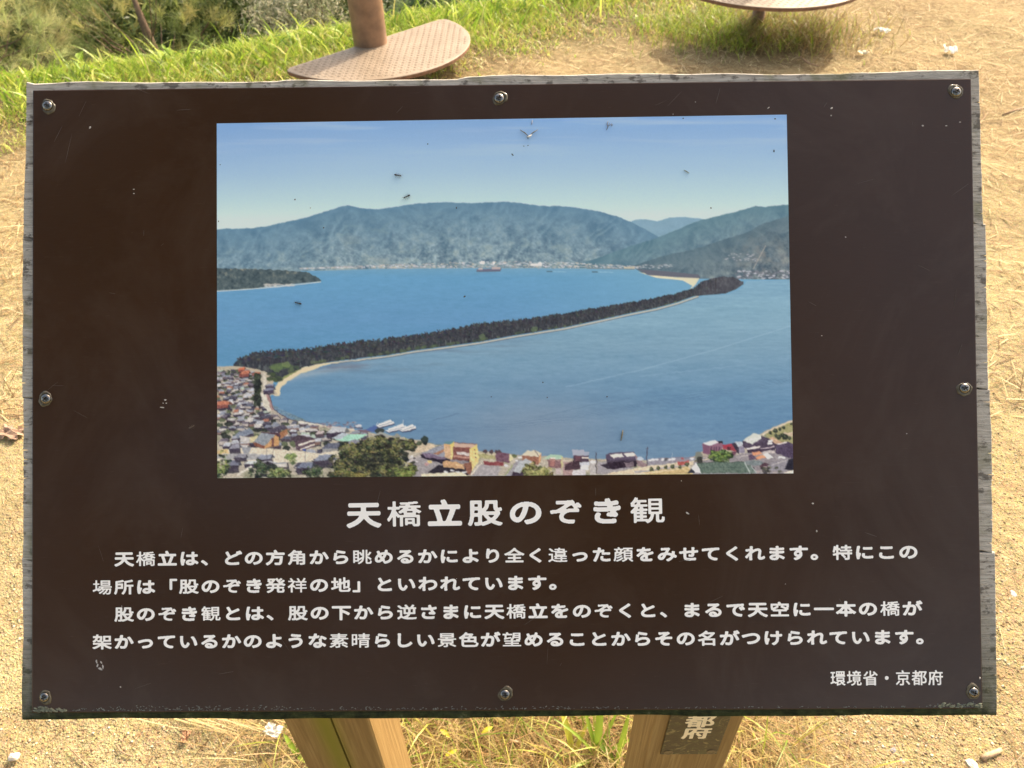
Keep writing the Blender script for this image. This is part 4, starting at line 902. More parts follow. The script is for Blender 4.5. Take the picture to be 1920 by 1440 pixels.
for u, v in ((1253, 1411.5), (1333, 1410.5)):
    p = on_plane(u, v, nY, (0, YF - .0022, 0))
    b = bmesh.new()
    rr_ = [(.0062, .0001), (.0058, .0006), (.0046, .0007), (.0040, .0002), (.0012, .0001)]
    rg2 = [[b.verts.new((r0 * math.cos(k * math.pi / 10), r0 * math.sin(k * math.pi / 10), z0)) for k in range(20)] for r0, z0 in rr_]
    for A_, B_ in zip(rg2[:-1], rg2[1:]):
        for k in range(20): b.faces.new((A_[k], A_[(k + 1) % 20], B_[(k + 1) % 20], B_[k]))
    b.faces.new(rg2[-1])
    me = bm_mesh('bolt', b)
    obj('bolt', me, mat_flat('tarnished_bolt', (.14, .11, .065), .4, .6, .3, 200), npl, Matrix(((1, 0, 0, p.x), (0, 0, -1, YF - .0022), (0, 1, 0, p.z + .001), (0, 0, 0, 1))))

# ---------------- step platforms behind the sign ----------------
M_chk = mat_plate_paint(); M_rim = mat_flat('rusty_brown_rim', (.20, .105, .06), .7, 0, .35, 40, .001); M_pole = mat_flat('brown_painted_steel_pole', (.23, .135, .08), .45, 0, .28, 16, .0008)
def half_disc(Rr, ang, th, cut=0.0, rc=.06, n=40):
    """D outline: chord through the origin along +x turned by ang, bulging to -y side"""
    pts = []
    for k in range(n + 1):
        a = math.pi + math.pi * k / n; pts.append((Rr * math.cos(a), Rr * math.sin(a)))
    # round the two corners of the chord
    pts = [(x, y) for x, y in pts if y < -rc * .75]
    pts = [(-Rr + rc * .55, .012), (-Rr + rc * .12, -rc * .1), (-Rr + .002, -rc * .45)] + pts + [(Rr - .002, -rc * .45), (Rr - rc * .12, -rc * .1), (Rr - rc * .55, .012)]
    ca, sa = math.cos(ang), math.sin(ang); return [(x * ca - y * sa, x * sa + y * ca) for x, y in pts]
def platform(name, centre, z, ang, label, pole_side=True):
    root = empty(name, (centre[0], centre[1], float(ground_z(np.array(centre[0]), np.array(centre[1])))), label, 'step platform', 'steel step platforms behind the sign')
    T = Matrix.Translation((centre[0], centre[1], z))
    out = half_disc(.5, ang, .018)
    b = bmesh.new(); A = [b.verts.new((x, y, -.018)) for x, y in out]; B = [b.verts.new((x, y, -.002)) for x, y in out]; C2 = [b.verts.new((x * .995, y * .995, 0)) for x, y in out]
    for P_, Q_ in ((A, B), (B, C2)):
        for k in range(len(P_)): b.faces.new((P_[k], P_[(k + 1) % len(P_)], Q_[(k + 1) % len(P_)], Q_[k]))
    b.faces.new(A[::-1]); b.faces.new(C2)
    pm = bm_mesh('plate', b); o = obj('plate', pm, M_chk, root, T); pm.materials.append(M_rim)
    for f in pm.polygons: f.material_index = 1 if f.normal.z < .5 else 0
    # raised tread bars, too many to pick apart
    V = []; F = []; st = .022; ca, sa = math.cos(ang), math.sin(ang)
    for i in range(-25, 26):
        for j in range(-25, 1):
            x, y = i * st, j * st - .012
            if math.hypot(x, y) > .48 or y > -.004: continue
            a = ang + (math.pi / 4 if (i + j) % 2 else -math.pi / 4); X, Y = x * ca - y * sa, x * sa + y * ca
            if pole_side and math.hypot(X, Y) < .09: continue
            k0 = len(V); L, w = .0105, .0034
            for dx, dy, dz in ((-L, 0, .0002), (0, -w, .0002), (L, 0, .0002), (0, w, .0002), (-L * .45, 0, .0028), (L * .45, 0, .0028)):
                V.append((X + dx * math.cos(a) - dy * math.sin(a), Y + dx * math.sin(a) + dy * math.cos(a), dz))
            F += [(k0, k0 + 1, k0 + 4), (k0 + 1, k0 + 5, k0 + 4), (k0 + 1, k0 + 2, k0 + 5), (k0 + 2, k0 + 3, k0 + 5), (k0 + 3, k0 + 4, k0 + 5), (k0 + 3, k0, k0 + 4)]
    o = obj('tread_pattern', mesh_np('tread_pattern', V, F), M_chk, root, T); o['kind'] = 'stuff'
    b = bmesh.new(); tube_bm(b, [(0, 0, -.3 - z), (0, 0, -.019)], .035, 20); obj('stub_leg', bm_mesh('stub_leg', b, True), M_pole, root, T @ Matrix.Translation((-.02 * sa, .02 * ca, 0)))
    b = bmesh.new(); tube_bm(b, [(0, 0, -.1), (0, 0, .001), (0, 0, 1.05), (0, 0, 1.06)], [.084, .084, .084, .07], 40)
    me = bm_mesh('pole', b, False)
    for p in me.polygons: p.use_smooth = abs(p.normal.z) < .3
    off = Vector((0, 0, 0))
    obj('pole', me, M_pole, root, T @ Matrix.Translation(off)); return root
pz = .13
c1 = on_ground(692, 87, pz)
platform('step_platform', (c1.x, c1.y + .055), pz, R(45), 'half-round brown checker-plate step with upright steel pole at the grass verge')
platform('step_platform', (1.35, 3.95), .26, R(12), 'half-round brown steel step at the top edge throwing a round shadow on the sand')

# ---------------- vegetation ----------------
def strips(P, D, Lh, Wd, segs, bend, flat, tint, name, mat, twist=True):
    """P roots (n,3), D heading (n,), length, width, bend 0..1+ (how far it arcs over), flat = starting elevation angle"""
    n = len(P); V = np.zeros((n, segs * 2 + 1, 3))
    h = np.stack([np.cos(D), np.sin(D)], -1); side = np.stack([-np.sin(D), np.cos(D)], -1)
    if twist:
        ta = rng.random(n) * 6.283; sd = np.stack([np.cos(ta), np.sin(ta)], -1)
    else: sd = side
    pos = P.copy(); el = flat.copy()
    for s in range(segs + 1):
        t = s / segs; w = Wd * (1 - t) ** .6 * .5 if s else Wd * .38
        if s < segs:
            V[:, s * 2, :2] = pos[:, :2] - sd * w[:, None]; V[:, s * 2 + 1, :2] = pos[:, :2] + sd * w[:, None]
            V[:, s * 2, 2] = pos[:, 2]; V[:, s * 2 + 1, 2] = pos[:, 2] + (0 if s == 0 else .12) * w
        else: V[:, -1] = pos
        st = Lh / segs
        pos = pos + np.concatenate([h * (np.cos(el) * st)[:, None], (np.sin(el) * st)[:, None]], -1)
        el = el - bend / segs
    F = []
    k = segs * 2 + 1; base = np.arange(n)[:, None] * k
    tri = []
    for s in range(segs - 1): tri += [(s * 2, s * 2 + 1, s * 2 + 3), (s * 2, s * 2 + 3, s * 2 + 2)]
    tri.append((segs * 2 - 2, segs * 2 - 1, segs * 2))
    F = (base[:, None, :] + np.array(tri)[None]).reshape(-1, 3)
    me = mesh_np(name, V.reshape(-1, 3), F); point_colour(me, 'tint', np.repeat(tint, k, 0))
    o = obj(name, me, mat); return o
M_leaf = mat_attr('grass_blade', rough=.42, trans=.42, spec=.45); M_straw = mat_attr('dry_straw', rough=.7, trans=.25, spec=.15)
M_leaf2 = mat_attr('shrub_leaf', rough=.5, trans=.35, spec=.35)
def pick(cols, n, var=.18):
    c = np.array(cols)[rng.integers(len(cols), size=n)]; return np.clip(c * (1 + (rng.random((n, 1)) - .5) * 2 * var) * (1 + (rng.random((n, 3)) - .5) * .12), 0, 1)
GRN = [(.30, .45, .04), (.40, .54, .07), (.19, .32, .035), (.54, .60, .13), (.46, .55, .09)]
DRY = [(.52, .42, .17), (.46, .34, .15), (.60, .48, .24), (.38, .27, .12), (.50, .46, .15)]
def scatter(n, x0, x1, y0, y1, dens):
    out = np.zeros((0, 2))
    while len(out) < n:
        p = np.stack([x0 + rng.random(n * 2) * (x1 - x0), y0 + rng.random(n * 2) * (y1 - y0)], -1)
        out = np.concatenate([out, p[rng.random(len(p)) < dens(p[:, 0], p[:, 1])]])
    return out[:n]
def roots(p, dz=0): return np.stack([p[:, 0], p[:, 1], ground_z(p[:, 0], p[:, 1]) - .002 + dz], -1)
def edge_d(x, y): return y - np.interp(x, EDGE[:, 0], EDGE[:, 1])
def inner_d(x, y): return y - np.interp(x, INNER[:, 0], INNER[:, 1])
def patch(x, y): return .5 + .5 * np.sin(x * 5.1 + 2 * np.sin(y * 3.3)) * np.sin(y * 6.2 + 1.7 * np.sin(x * 4.1))
# short turf of the verge
p = scatter(60000, -4.2, 2.6, 2.3, 5.2, lambda x, y: np.clip(inner_d(x, y) / .55 + .12 * (patch(x, y) - .3), 0, 1) ** 1.3 * (edge_d(x, y) < .5) * (.15 + .85 * patch(x, y) ** 1.5) * np.where(x > .2, .55, 1))
n = len(p); gi = np.clip(inner_d(p[:, 0], p[:, 1]) / 1.0 - np.clip(p[:, 0], 0, 1) * .5, 0, 1); green = rng.random(n) < .3 + .6 * gi
L = (.022 + .03 * rng.random(n)) * (1 + gi * .9); t = np.where(green[:, None], pick(GRN, n), pick(DRY, n))
tag(strips(roots(p), rng.random(n) * 6.283, L, .0034 + .0045 * rng.random(n), 2, .5 + rng.random(n), 1.3 - .9 * rng.random(n) * (1.2 - gi), t, 'turf', M_leaf), kind='stuff')
# tall blades along the brow
p = scatter(3000, -4.4, 1.2, 2.9, 5.3, lambda x, y: np.exp(-((edge_d(x, y) + .1) / .3) ** 2) * (.25 + .75 * patch(x * 1.7, y * 1.3)))
n = len(p); L = (.06 + .20 * rng.random(n) ** 1.8) * (.75 + .25 * np.clip(p[:, 0] + 2.5, 0, 1))
tag(strips(roots(p), rng.random(n) * 6.283, L, .006 + .009 * rng.random(n), 5, .7 + 1.5 * rng.random(n), 1.5 - .5 * rng.random(n), pick(GRN + [(.14, .22, .03), (.10, .17, .03), (.6, .6, .2), (.20, .30, .04)], n), 'tall_grass', M_leaf), kind='stuff')
# grass under the far step, its tints darkened to stand for the shade
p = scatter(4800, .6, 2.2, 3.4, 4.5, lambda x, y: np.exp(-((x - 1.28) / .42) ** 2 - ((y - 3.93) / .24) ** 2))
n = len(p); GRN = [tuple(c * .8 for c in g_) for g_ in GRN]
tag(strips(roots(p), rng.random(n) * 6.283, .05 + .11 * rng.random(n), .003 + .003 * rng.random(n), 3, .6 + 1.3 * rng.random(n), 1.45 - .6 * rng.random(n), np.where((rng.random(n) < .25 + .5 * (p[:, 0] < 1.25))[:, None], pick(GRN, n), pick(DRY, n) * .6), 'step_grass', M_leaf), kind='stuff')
# pine needles and straw lying on the sand
def lying(n, x0, x1, y0, y1, name, cols, l0, l1, w, dens=lambda x, y: np.ones_like(x), lift=.004, el=.12, bend=.25):
    p = scatter(n, x0, x1, y0, y1, dens); t = pick(cols, n)
    return tag(strips(roots(p, lift), rng.random(n) * 6.283, l0 + (l1 - l0) * rng.random(n), np.full(n, w) * (.7 + .6 * rng.random(n)), 3, bend * (rng.random(n) - .2) * 2, el * rng.random(n), t, name, M_straw), kind='stuff')
NEED2 = [(.40, .29, .14), (.24, .155, .07), (.58, .48, .27), (.15, .09, .045), (.70, .60, .36), (.32, .21, .10)]
NEED = [(.50, .33, .16), (.42, .26, .12), (.60, .44, .24), (.34, .20, .10), (.66, .50, .27)]
lying(52000, -3.6, 3.4, .9, 4.9, 'fallen_pine_needles', NEED2, .03, .11, .0036, lambda x, y: .35 + .65 * patch(x * .7 + 3, y * .6), .005, .34, .3)
lying(5200, -1.3, 1.3, -.15, 1.6, 'fallen_pine_needles', NEED2, .03, .09, .0015, lambda x, y: .25 + .75 * patch(x * 2, y * 2), .004, .3)
lying(10500, -.62, .68, -.1, .5, 'dry_straw_litter', DRY + NEED, .04, .14, .0016, lambda x, y: np.exp(-((x - .03) / .50) ** 6 - ((y - .14) / .24) ** 4), .004, .6, .7)
p = scatter(1500, -.62, .68, -.05, .45, lambda x, y: np.exp(-((x - .05) / .46) ** 6 - ((y - .14) / .22) ** 4)); n = len(p)
tag(strips(roots(p), rng.random(n) * 6.283, .05 + .12 * rng.random(n), .0022 + .0022 * rng.random(n), 4, .6 + 1.6 * rng.random(n), 1.4 - .7 * rng.random(n), np.where((rng.random(n) < .45)[:, None], pick([(.34, .40, .07), (.24, .34, .05), (.52, .50, .12)], n), pick(DRY, n)), 'post_grass', M_leaf), kind='stuff')
# the sheaf of long straws left of the posts
g0 = on_ground(300, 1352); g1 = on_ground(490, 1450); k = 70
d0 = math.atan2(g1.y - g0.y, g1.x - g0.x)
P3 = np.array([[g0.x + rng.normal() * .03 + rng.random() * .06, g0.y + .03 + rng.normal() * .02, .006 + rng.random() * .012] for _ in range(k)])
tag(strips(P3, d0 + rng.normal(size=k) * .10 + .08, .09 + .12 * rng.random(k), np.full(k, .0021), 4, .3 * rng.normal(size=k) + .15, .12 + .2 * rng.random(k), pick([(.78, .64, .36), (.66, .52, .26)], k), 'long_straw', M_straw), kind='stuff')
# broad green leaves between the posts
def leaf_plant(name, base, leaves, label, cols, mat=None):
    V = []; F = []; T = []
    for ang, L, W_, el, bend in leaves:
        ns = 7; pos = Vector((0, 0, 0)); e = el; hd = Vector((math.cos(ang), math.sin(ang), 0)); sd_ = Vector((-math.sin(ang), math.cos(ang), 0)); c = np.array(cols[rng.integers(len(cols))]) * (.85 + .3 * rng.random())
        i0 = len(V)
        for s in range(ns + 1):
            t = s / ns; w = W_ * .5 * math.sin(math.pi * (t * .93 + .05)) ** .7
            up = Vector((-math.sin(e) * hd.x, -math.sin(e) * hd.y, math.cos(e)))
            for kk in (-1, 0, 1):
                V.append(pos + sd_ * w * kk + up * (abs(kk) * w * .35)); T.append(c * (1.0 if kk else 1.15))
            pos = pos + (hd * math.cos(e) + Vector((0, 0, math.sin(e)))) * (L / ns); e -= bend / ns
        for s in range(ns):
            for kk in (0, 1): a = i0 + s * 3 + kk; F.append((a, a + 1, a + 4, a + 3))
    me = mesh_np(name, [tuple(v) for v in V], F, True); point_colour(me, 'tint', np.clip(np.array(T), 0, 1))
    o = obj(name, me, mat or M_leaf, None, Matrix.Translation(base)); tag(o, label, 'plant'); return o
GL = [(.20, .34, .04), (.27, .40, .05)]
b0 = on_ground(1118, 1425); leaf_plant('broad_leaf_weed', (b0.x, b0.y, 0), [(1.45, .15, .014, 1.25, .9), (1.9, .11, .008, 1.2, 1.0), (1.0, .10, .008, 1.0, .8), (3.6, .08, .008, .7, .8), (.3, .09, .007, .9, .9), (2.6, .12, .006, 1.2, 1.3)], 'tallest bright green broad-leaved weed just left of the plated post', GL)
b0 = on_ground(1155, 1440); leaf_plant('broad_leaf_weed', (b0.x, b0.y, 0), [(1.2, .12, .011, 1.3, .7), (2.3, .09, .014, .9, .9), (.2, .06, .012, .6, .7)], 'narrow green weed touching the inner side of the plated post', GL)
b0 = on_ground(1075, 1420); leaf_plant('broad_leaf_weed', (b0.x, b0.y, 0), [(1.9, .10, .012, 1.1, .9), (1.0, .07, .009, 1.0, .6)], 'small yellowish weed in the middle of the dry grass', [(.5, .52, .08)])
b0 = on_ground(558, 1418); leaf_plant('broad_leaf_weed', (b0.x, b0.y, 0), [(-.5, .05, .014, .7, .8), (2.3, .05, .01, 1.0, .9), (.9, .05, .01, 1.1, .9)], 'green leafy weed at the outer foot of the split post', GL)
for (u, v) in ((905, 1388), (845, 1395), (838, 1430)):
    b0 = on_ground(u, v); leaf_plant('fallen_leaf', (b0.x, b0.y, .03), [(rng.random() * 6, .022, .009, .3, .5)], {905: 'small bright yellow leaf on the dry grass, right one', 845: 'small yellow-green leaf on the dry grass, middle one', 838: 'small yellow leaf at the bottom edge beside the split post'}[u], [(.66, .62, .06)])

# loose grit of the sand close to the camera
n = 24000
p = scatter(n, -1.25, 1.35, -.12, 1.5, lambda x, y: np.where(cover(x, y) < .3, np.exp(-np.maximum(0, y - .3) * 2.2) * np.where(np.abs(x) < .55, np.where(y < .5, 1, .02), 1), .08))
O = np.array([(1, 0, 0), (0, 1, 0), (-1, 0, 0), (0, -1, 0), (0, 0, 1), (.1, .1, -1)], float); OF = np.array([(0, 1, 4), (1, 2, 4), (2, 3, 4), (3, 0, 4), (1, 0, 5), (2, 1, 5), (3, 2, 5), (0, 3, 5)])
r_ = .0009 + .0026 * rng.random(n) ** 2.6
S = r_[:, None] * (.7 + .6 * rng.random((n, 3))) * np.array([1, 1, .75]); a = rng.random(n) * 6.283
v0 = O[None] * S[:, None, :] * (1 + .25 * (rng.random((n, 6, 1)) - .5))
vx = v0[..., 0] * np.cos(a)[:, None] - v0[..., 1] * np.sin(a)[:, None]; vy = v0[..., 0] * np.sin(a)[:, None] + v0[..., 1] * np.cos(a)[:, None]
Vg = np.stack([vx, vy, v0[..., 2]], -1) + roots(p, .0025)[:, None, :]
me = mesh_np('sand_grit', Vg.reshape(-1, 3), (np.arange(n)[:, None, None] * 6 + OF[None]).reshape(-1, 3))
point_colour(me, 'tint', np.repeat(pick([(.40, .32, .17), (.50, .42, .25), (.31, .22, .12), (.62, .56, .40), (.22, .16, .10)], n), 6, 0))
tag(obj('sand_grit', me, mat_attr('grit', rough=.8, spec=.2)), kind='stuff')

# individual stones, scraps and leaves on the ground
def stone(u, v, s, col, label, name='stone', cat='stone', seed=1, flat_=.6):
    g = on_ground(u, v); rr = np.random.default_rng(seed); b = bmesh.new(); bmesh.ops.create_icosphere(b, subdivisions=2, radius=s)
    sc = Vector((1.2, .85, flat_)); ph = rr.random(6) * 6
    for w in b.verts:
        d = w.co.normalized(); k = 1 + .16 * math.sin(d.x * 4 + ph[0]) * math.sin(d.y * 4 + ph[1]) + .1 * math.sin(d.z * 6 + ph[2]) + .05 * rr.random()
        w.co = Vector((w.co.x * sc.x, w.co.y * sc.y, w.co.z * sc.z)) * k
    me = bm_mesh(name, b, False)
    tag(obj(name, me, mat_flat(name + '_' + cat, col, .75, 0, .3, 200, .0006), None, Matrix.Translation((g.x, g.y, g.z + s * flat_ * .45)) @ Matrix.Rotation(rr.random() * 6, 4, 'Z')), label, cat)
stone(1674, 1408, .0055, (.20, .19, .20), 'dark grey pebble on the sand below the right end of the board', seed=2)
stone(1691, 1428, .005, (.36, .33, .32), 'light grey pebble close to the bottom edge, right of the dark one', seed=3)
stone(1822, 1436, .010, (.60, .55, .46), 'pale rounded stone at the bottom edge near the corner', seed=4)
stone(27, 1420, .009, (.72, .66, .58), 'whitish stone in the bottom left corner', seed=5)
stone(1897, 1117, .011, (.66, .58, .54), 'pinkish white stone on the sand right of the board', seed=6)
stone(1628, 1355, .004, (.44, .36, .26), 'small tan pebble just under the board edge', seed=7)
def crumpled(u, v, s, col, label, name, cat, seed, z=0.0, n=7):
    g = on_ground(u, v, z); rr = np.random.default_rng(seed); b = bmesh.new(); grid = []
    for i in range(n):
        grid.append([b.verts.new(((i / (n - 1) - .5) * s * (1 + .3 * rr.random()), (j / (n - 1) - .5) * s * .7 * (1 + .3 * rr.random()), s * .3 * rr.random())) for j in range(n)])
    for i in range(n - 1):
        for j in range(n - 1):
            if (i in (0, n - 2) or j in (0, n - 2)) and rr.random() < .3: continue
            b.faces.new((grid[i][j], grid[i + 1][j], grid[i + 1][j + 1], grid[i][j + 1]))
    me = bm_mesh(name, b)
    o = obj(name, me, mat_flat(name + '_' + cat, col, .7, 0, .1, 60), None, Matrix.Translation((g.x, g.y, g.z + .006)) @ Matrix.Rotation(rr.random() * 6, 4, 'Z'))
    md = o.modifiers.new('thickness', 'SOLIDIFY'); md.thickness = .0008
    tag(o, label, cat)
crumpled(1653, 61, .065, (.80, .78, .72), 'crumpled white paper scrap on the sand nearest the far step', 'paper_scrap', 'paper', 1)
crumpled(1780, 98, .075, (.84, .80, .70), 'largest crumpled white paper scrap, above the right corner of the board', 'paper_scrap', 'paper', 2)
crumpled(1617, 102, .045, (.74, .66, .48), 'small cream paper scrap between the far step and the right board corner', 'paper_scrap', 'paper', 3)
crumpled(515, 1374, .028, (.62, .60, .54), 'white crumpled paper scrap in the dry grass beside the split post', 'paper_scrap', 'paper', 4, .02)
crumpled(22, 818, .06, (.30, .20, .14), 'curled brown dead leaf on the sand left of the board', 'dead_leaf', 'leaf', 5)
crumpled(350, 1385, .02, (.36, .20, .11), 'small brown dead leaf on the grit left of the posts', 'dead_leaf', 'leaf', 6)
def stick(pts, rad, label, name='twig', cat='twig', col=(.34, .22, .13)):
    b = bmesh.new(); P_ = [on_ground(u, v, z) for u, v, z in pts]; tube_bm(b, P_, rad, 8)
    tag(obj(name, bm_mesh(name, b, True), mat_flat(name + '_bark', col, .8, 0, .3, 150, .0006)), label, cat)
stick([(1841, 1422, .006), (1852, 1416, .007), (1864, 1412, .007), (1877, 1406, .006)], [.0045, .0052, .005, .0042], 'short thick tan stick lying near the bottom right corner', 'stick', 'stick', (.52, .37, .22))
stick([(218, 1396, .004), (226, 1408, .005), (238, 1415, .005), (250, 1418, .004)], [.0012, .0016, .0016, .001], 'thin curved brown twig on the grit at the lower left')
stick([(1478, 1352, .004), (1500, 1380, .01), (1522, 1416, .004)], [.0012, .0016, .001], 'brown twig in the dry grass right of the plated post')
stick([(128, 1400, .003), (160, 1432, .004), (180, 1450, .003)], [.001, .0014, .001], 'straight brown twig running off the bottom edge at the left')
stick([(1880, 215, .004), (1905, 206, .006), (1925, 200, .004)], [.003, .004, .003], 'brown twig on the sand at the right edge')
stick([(1500, 106, .004), (1515, 118, .008), (1534, 124, .004)], [.004, .005, .003], 'brown twig in the shadow of the far step')
stick([(1790, 296, .004), (1853, 210, .004)], [.0012, .001], 'long thin twig leaning towards the right board corner')

# ---------------- shrubs on the slope ----------------
def cloud_dirs(n):
    d = rng.normal(size=(n, 3)); return d / np.linalg.norm(d, axis=1)[:, None]
def needle_bush(name, c, rad, n_tuft, cols, label, nl=.085):
    root = empty(name, (c[0], c[1], c[2] - rad[2] - .3), label, 'bush'); MI = Matrix.Identity(4)
    d = cloud_dirs(n_tuft); rr = .55 + .5 * rng.random(n_tuft) ** .6; tip = np.array(c) + d * rr[:, None] * np.array(rad)
    K = 46; base = np.repeat(tip, K, 0); ax = np.repeat(d * .7 + np.array([0, 0, .55]) + rng.normal(size=(n_tuft, 3)) * .25, K, 0)
    nd = ax / np.linalg.norm(ax, axis=1)[:, None] + rng.normal(size=(len(base), 3)) * .55; nd /= np.linalg.norm(nd, axis=1)[:, None]
    base = base - ax / np.linalg.norm(ax, axis=1)[:, None] * (rng.random((len(base), 1)) * .09)
    L = nl * (.7 + .5 * rng.random((len(base), 1))); s = np.cross(nd, cloud_dirs(len(base))); s = s / (np.linalg.norm(s, axis=1)[:, None] + 1e-6) * .0013
    V = np.stack([base - s, base + s, base + nd * L], 1); F = np.arange(len(base) * 3).reshape(-1, 3)
    me = mesh_np('needles', V.reshape(-1, 3), F); t = pick(cols, n_tuft, .3); point_colour(me, 'tint', np.repeat(np.repeat(t, K, 0), 3, 0))
    o = obj('needles', me, M_leaf2, root, MI); o['kind'] = 'stuff'
    b = bmesh.new()
    z0 = root.location.z
    tube_bm(b, [(c[0], c[1], z0), (c[0] + .03, c[1], c[2] - rad[2] * .2), (c[0], c[1] + .02, c[2] + rad[2] * .6)], [.045, .035, .012], 8)
    for k in range(0, n_tuft, 7):
        tt = Vector(tip[k]); s0 = Vector((c[0], c[1], z0 + (tt.z - z0) * .55)); tube_bm(b, [s0, (s0 + tt) / 2 + Vector((0, 0, -.05)), tt], [.006, .004, .002], 5, False)
    obj('branches', bm_mesh('branches', b, True), mat_flat('pine_bark', (.15, .10, .065), .9, 0, .3, 60), root, MI); return root
def leaf_bush(name, c, rad, n, cols, label, ls=.03, asp=.5, spec=None, mat=None, clump=26):
    root = empty(name, (c[0], c[1], c[2] - rad[2] - .3), label, 'bush'); MI = Matrix.Identity(4)
    cd = cloud_dirs(clump); cc_ = np.array(c) + cd * (.45 + .4 * rng.random((clump, 1))) * np.array(rad); cr = .28 + .22 * rng.random(clump)
    idx = rng.integers(clump, size=n); pd = cloud_dirs(n); p = cc_[idx] + pd * (cr[idx] * (.55 + .45 * rng.random(n)))[:, None] * np.array(rad)
    nr = pd * .8 + rng.normal(size=(n, 3)) * .5; nr /= np.linalg.norm(nr, axis=1)[:, None]
    u_ = np.cross(nr, cloud_dirs(n)); u_ /= np.linalg.norm(u_, axis=1)[:, None] + 1e-6; w_ = np.cross(nr, u_)
    L = (ls * (.6 + .7 * rng.random(n)))[:, None]
    V = np.stack([p - u_ * L, p - w_ * L * asp * .5 + nr * L * .12, p + u_ * L, p + w_ * L * asp * .5 + nr * L * .12], 1); F = np.arange(n * 4).reshape(-1, 4)
    me = mesh_np('foliage', V.reshape(-1, 3), F); point_colour(me, 'tint', np.repeat(pick(cols, n, .3), 4, 0))
    o = obj('foliage', me, mat or M_leaf2, root, MI); o['kind'] = 'stuff'
    b = bmesh.new(); z0 = root.location.z
    for k in range(clump):
        tt = Vector(cc_[k]); s0 = Vector((c[0] + (random.random() - .5) * .1, c[1], z0)); tube_bm(b, [s0, (s0 + tt) / 2 + Vector((0, 0, .08)), tt], [.014, .009, .004], 5, False)
    obj('stems', bm_mesh('stems', b, True), mat_flat('shrub_bark', (.14, .10, .07), .9, 0, .3, 60), root, MI); return root
PG = [(.20, .25, .08), (.30, .33, .11), (.42, .40, .15), (.12, .16, .05)]; PGY = [(.40, .42, .18), (.52, .48, .22), (.28, .32, .13)]
DKG = [(.05, .08, .02), (.09, .13, .03), (.15, .19, .06)]; SIL = [(.28, .30, .18), (.46, .45, .33), (.13, .15, .09), (.34, .33, .21)]
needle_bush('pine_sapling', (-3.05, 3.95, -.10), (.62, .5, .38), 190, PGY, 'pale green pine bush with long needles, lowest at the left edge behind the grass', .10)
needle_bush('pine_sapling', (-2.35, 4.55, -.16), (.55, .5, .42), 170, PG, 'mid green pine bush behind the pale one, next to the dark gap', .10)
needle_bush('pine_sapling', (-3.7, 5.0, -.08), (.8, .6, .42), 180, PG + [(.34, .33, .10)], 'yellowish pine bush in the top left corner of the view', .10)
leaf_bush('leafy_shrub', (-2.1, 5.3, -.35), (.6, .5, .42), 9000, DKG, 'dark green shrub in the deep gap right of the pines', .035)
leaf_bush('leafy_shrub', (-1.35, 4.75, -.22), (.5, .4, .38), 9000, SIL, 'grey shrub with small glossy silvery leaves behind the tall grass', .016, .6, .6)
leaf_bush('leafy_shrub', (-.55, 5.1, -.38), (.65, .4, .42), 9000, [(.10, .15, .07), (.15, .20, .10), (.19, .24, .14)], 'dull blue-green shrub directly behind the steel pole', .03)
leaf_bush('leafy_shrub', (.35, 5.6, -.5), (.5, .35, .4), 5000, DKG, 'dark shrub peeping over the brow right of the pole', .03)
leaf_bush('leafy_shrub', (-1.4, 6.6, -.7), (1.6, .6, .6), 12000, DKG, 'long dark thicket farther down behind the silvery shrub', .045, clump=50)
leaf_bush('leafy_shrub', (-4.2, 6.8, -.7), (1.6, .6, .6), 12000, DKG + PG, 'broad thicket farther down behind the yellowish pine', .045, clump=50)
w0 = on_ground(330, 92)
for kk, (dx, dy, lab) in enumerate([(0, 0, 'bright green many-lobed weed rising above the verge grass left of centre'), (.17, .12, 'bright green weed with narrow leaves just right of the lobed one')]):
    lv = [(rng.random() * 6.283, .09 + .06 * rng.random(), .022 + .014 * rng.random(), .5 + .8 * rng.random(), .9) for _ in range(16)]
    o = leaf_plant('verge_weed', (w0.x + dx, w0.y + dy - .1, float(ground_z(np.array(w0.x + dx), np.array(w0.y + dy - .1)))), lv, lab, [(.28, .42, .05), (.34, .48, .07)])
w0 = on_ground(152, 112); leaf_plant('verge_weed', (w0.x, w0.y, 0), [(.4, .05, .05, 1.2, .6), (2.2, .04, .04, 1.0, .6)], 'low weed with one round green leaf near the left edge', [(.30, .44, .06)])

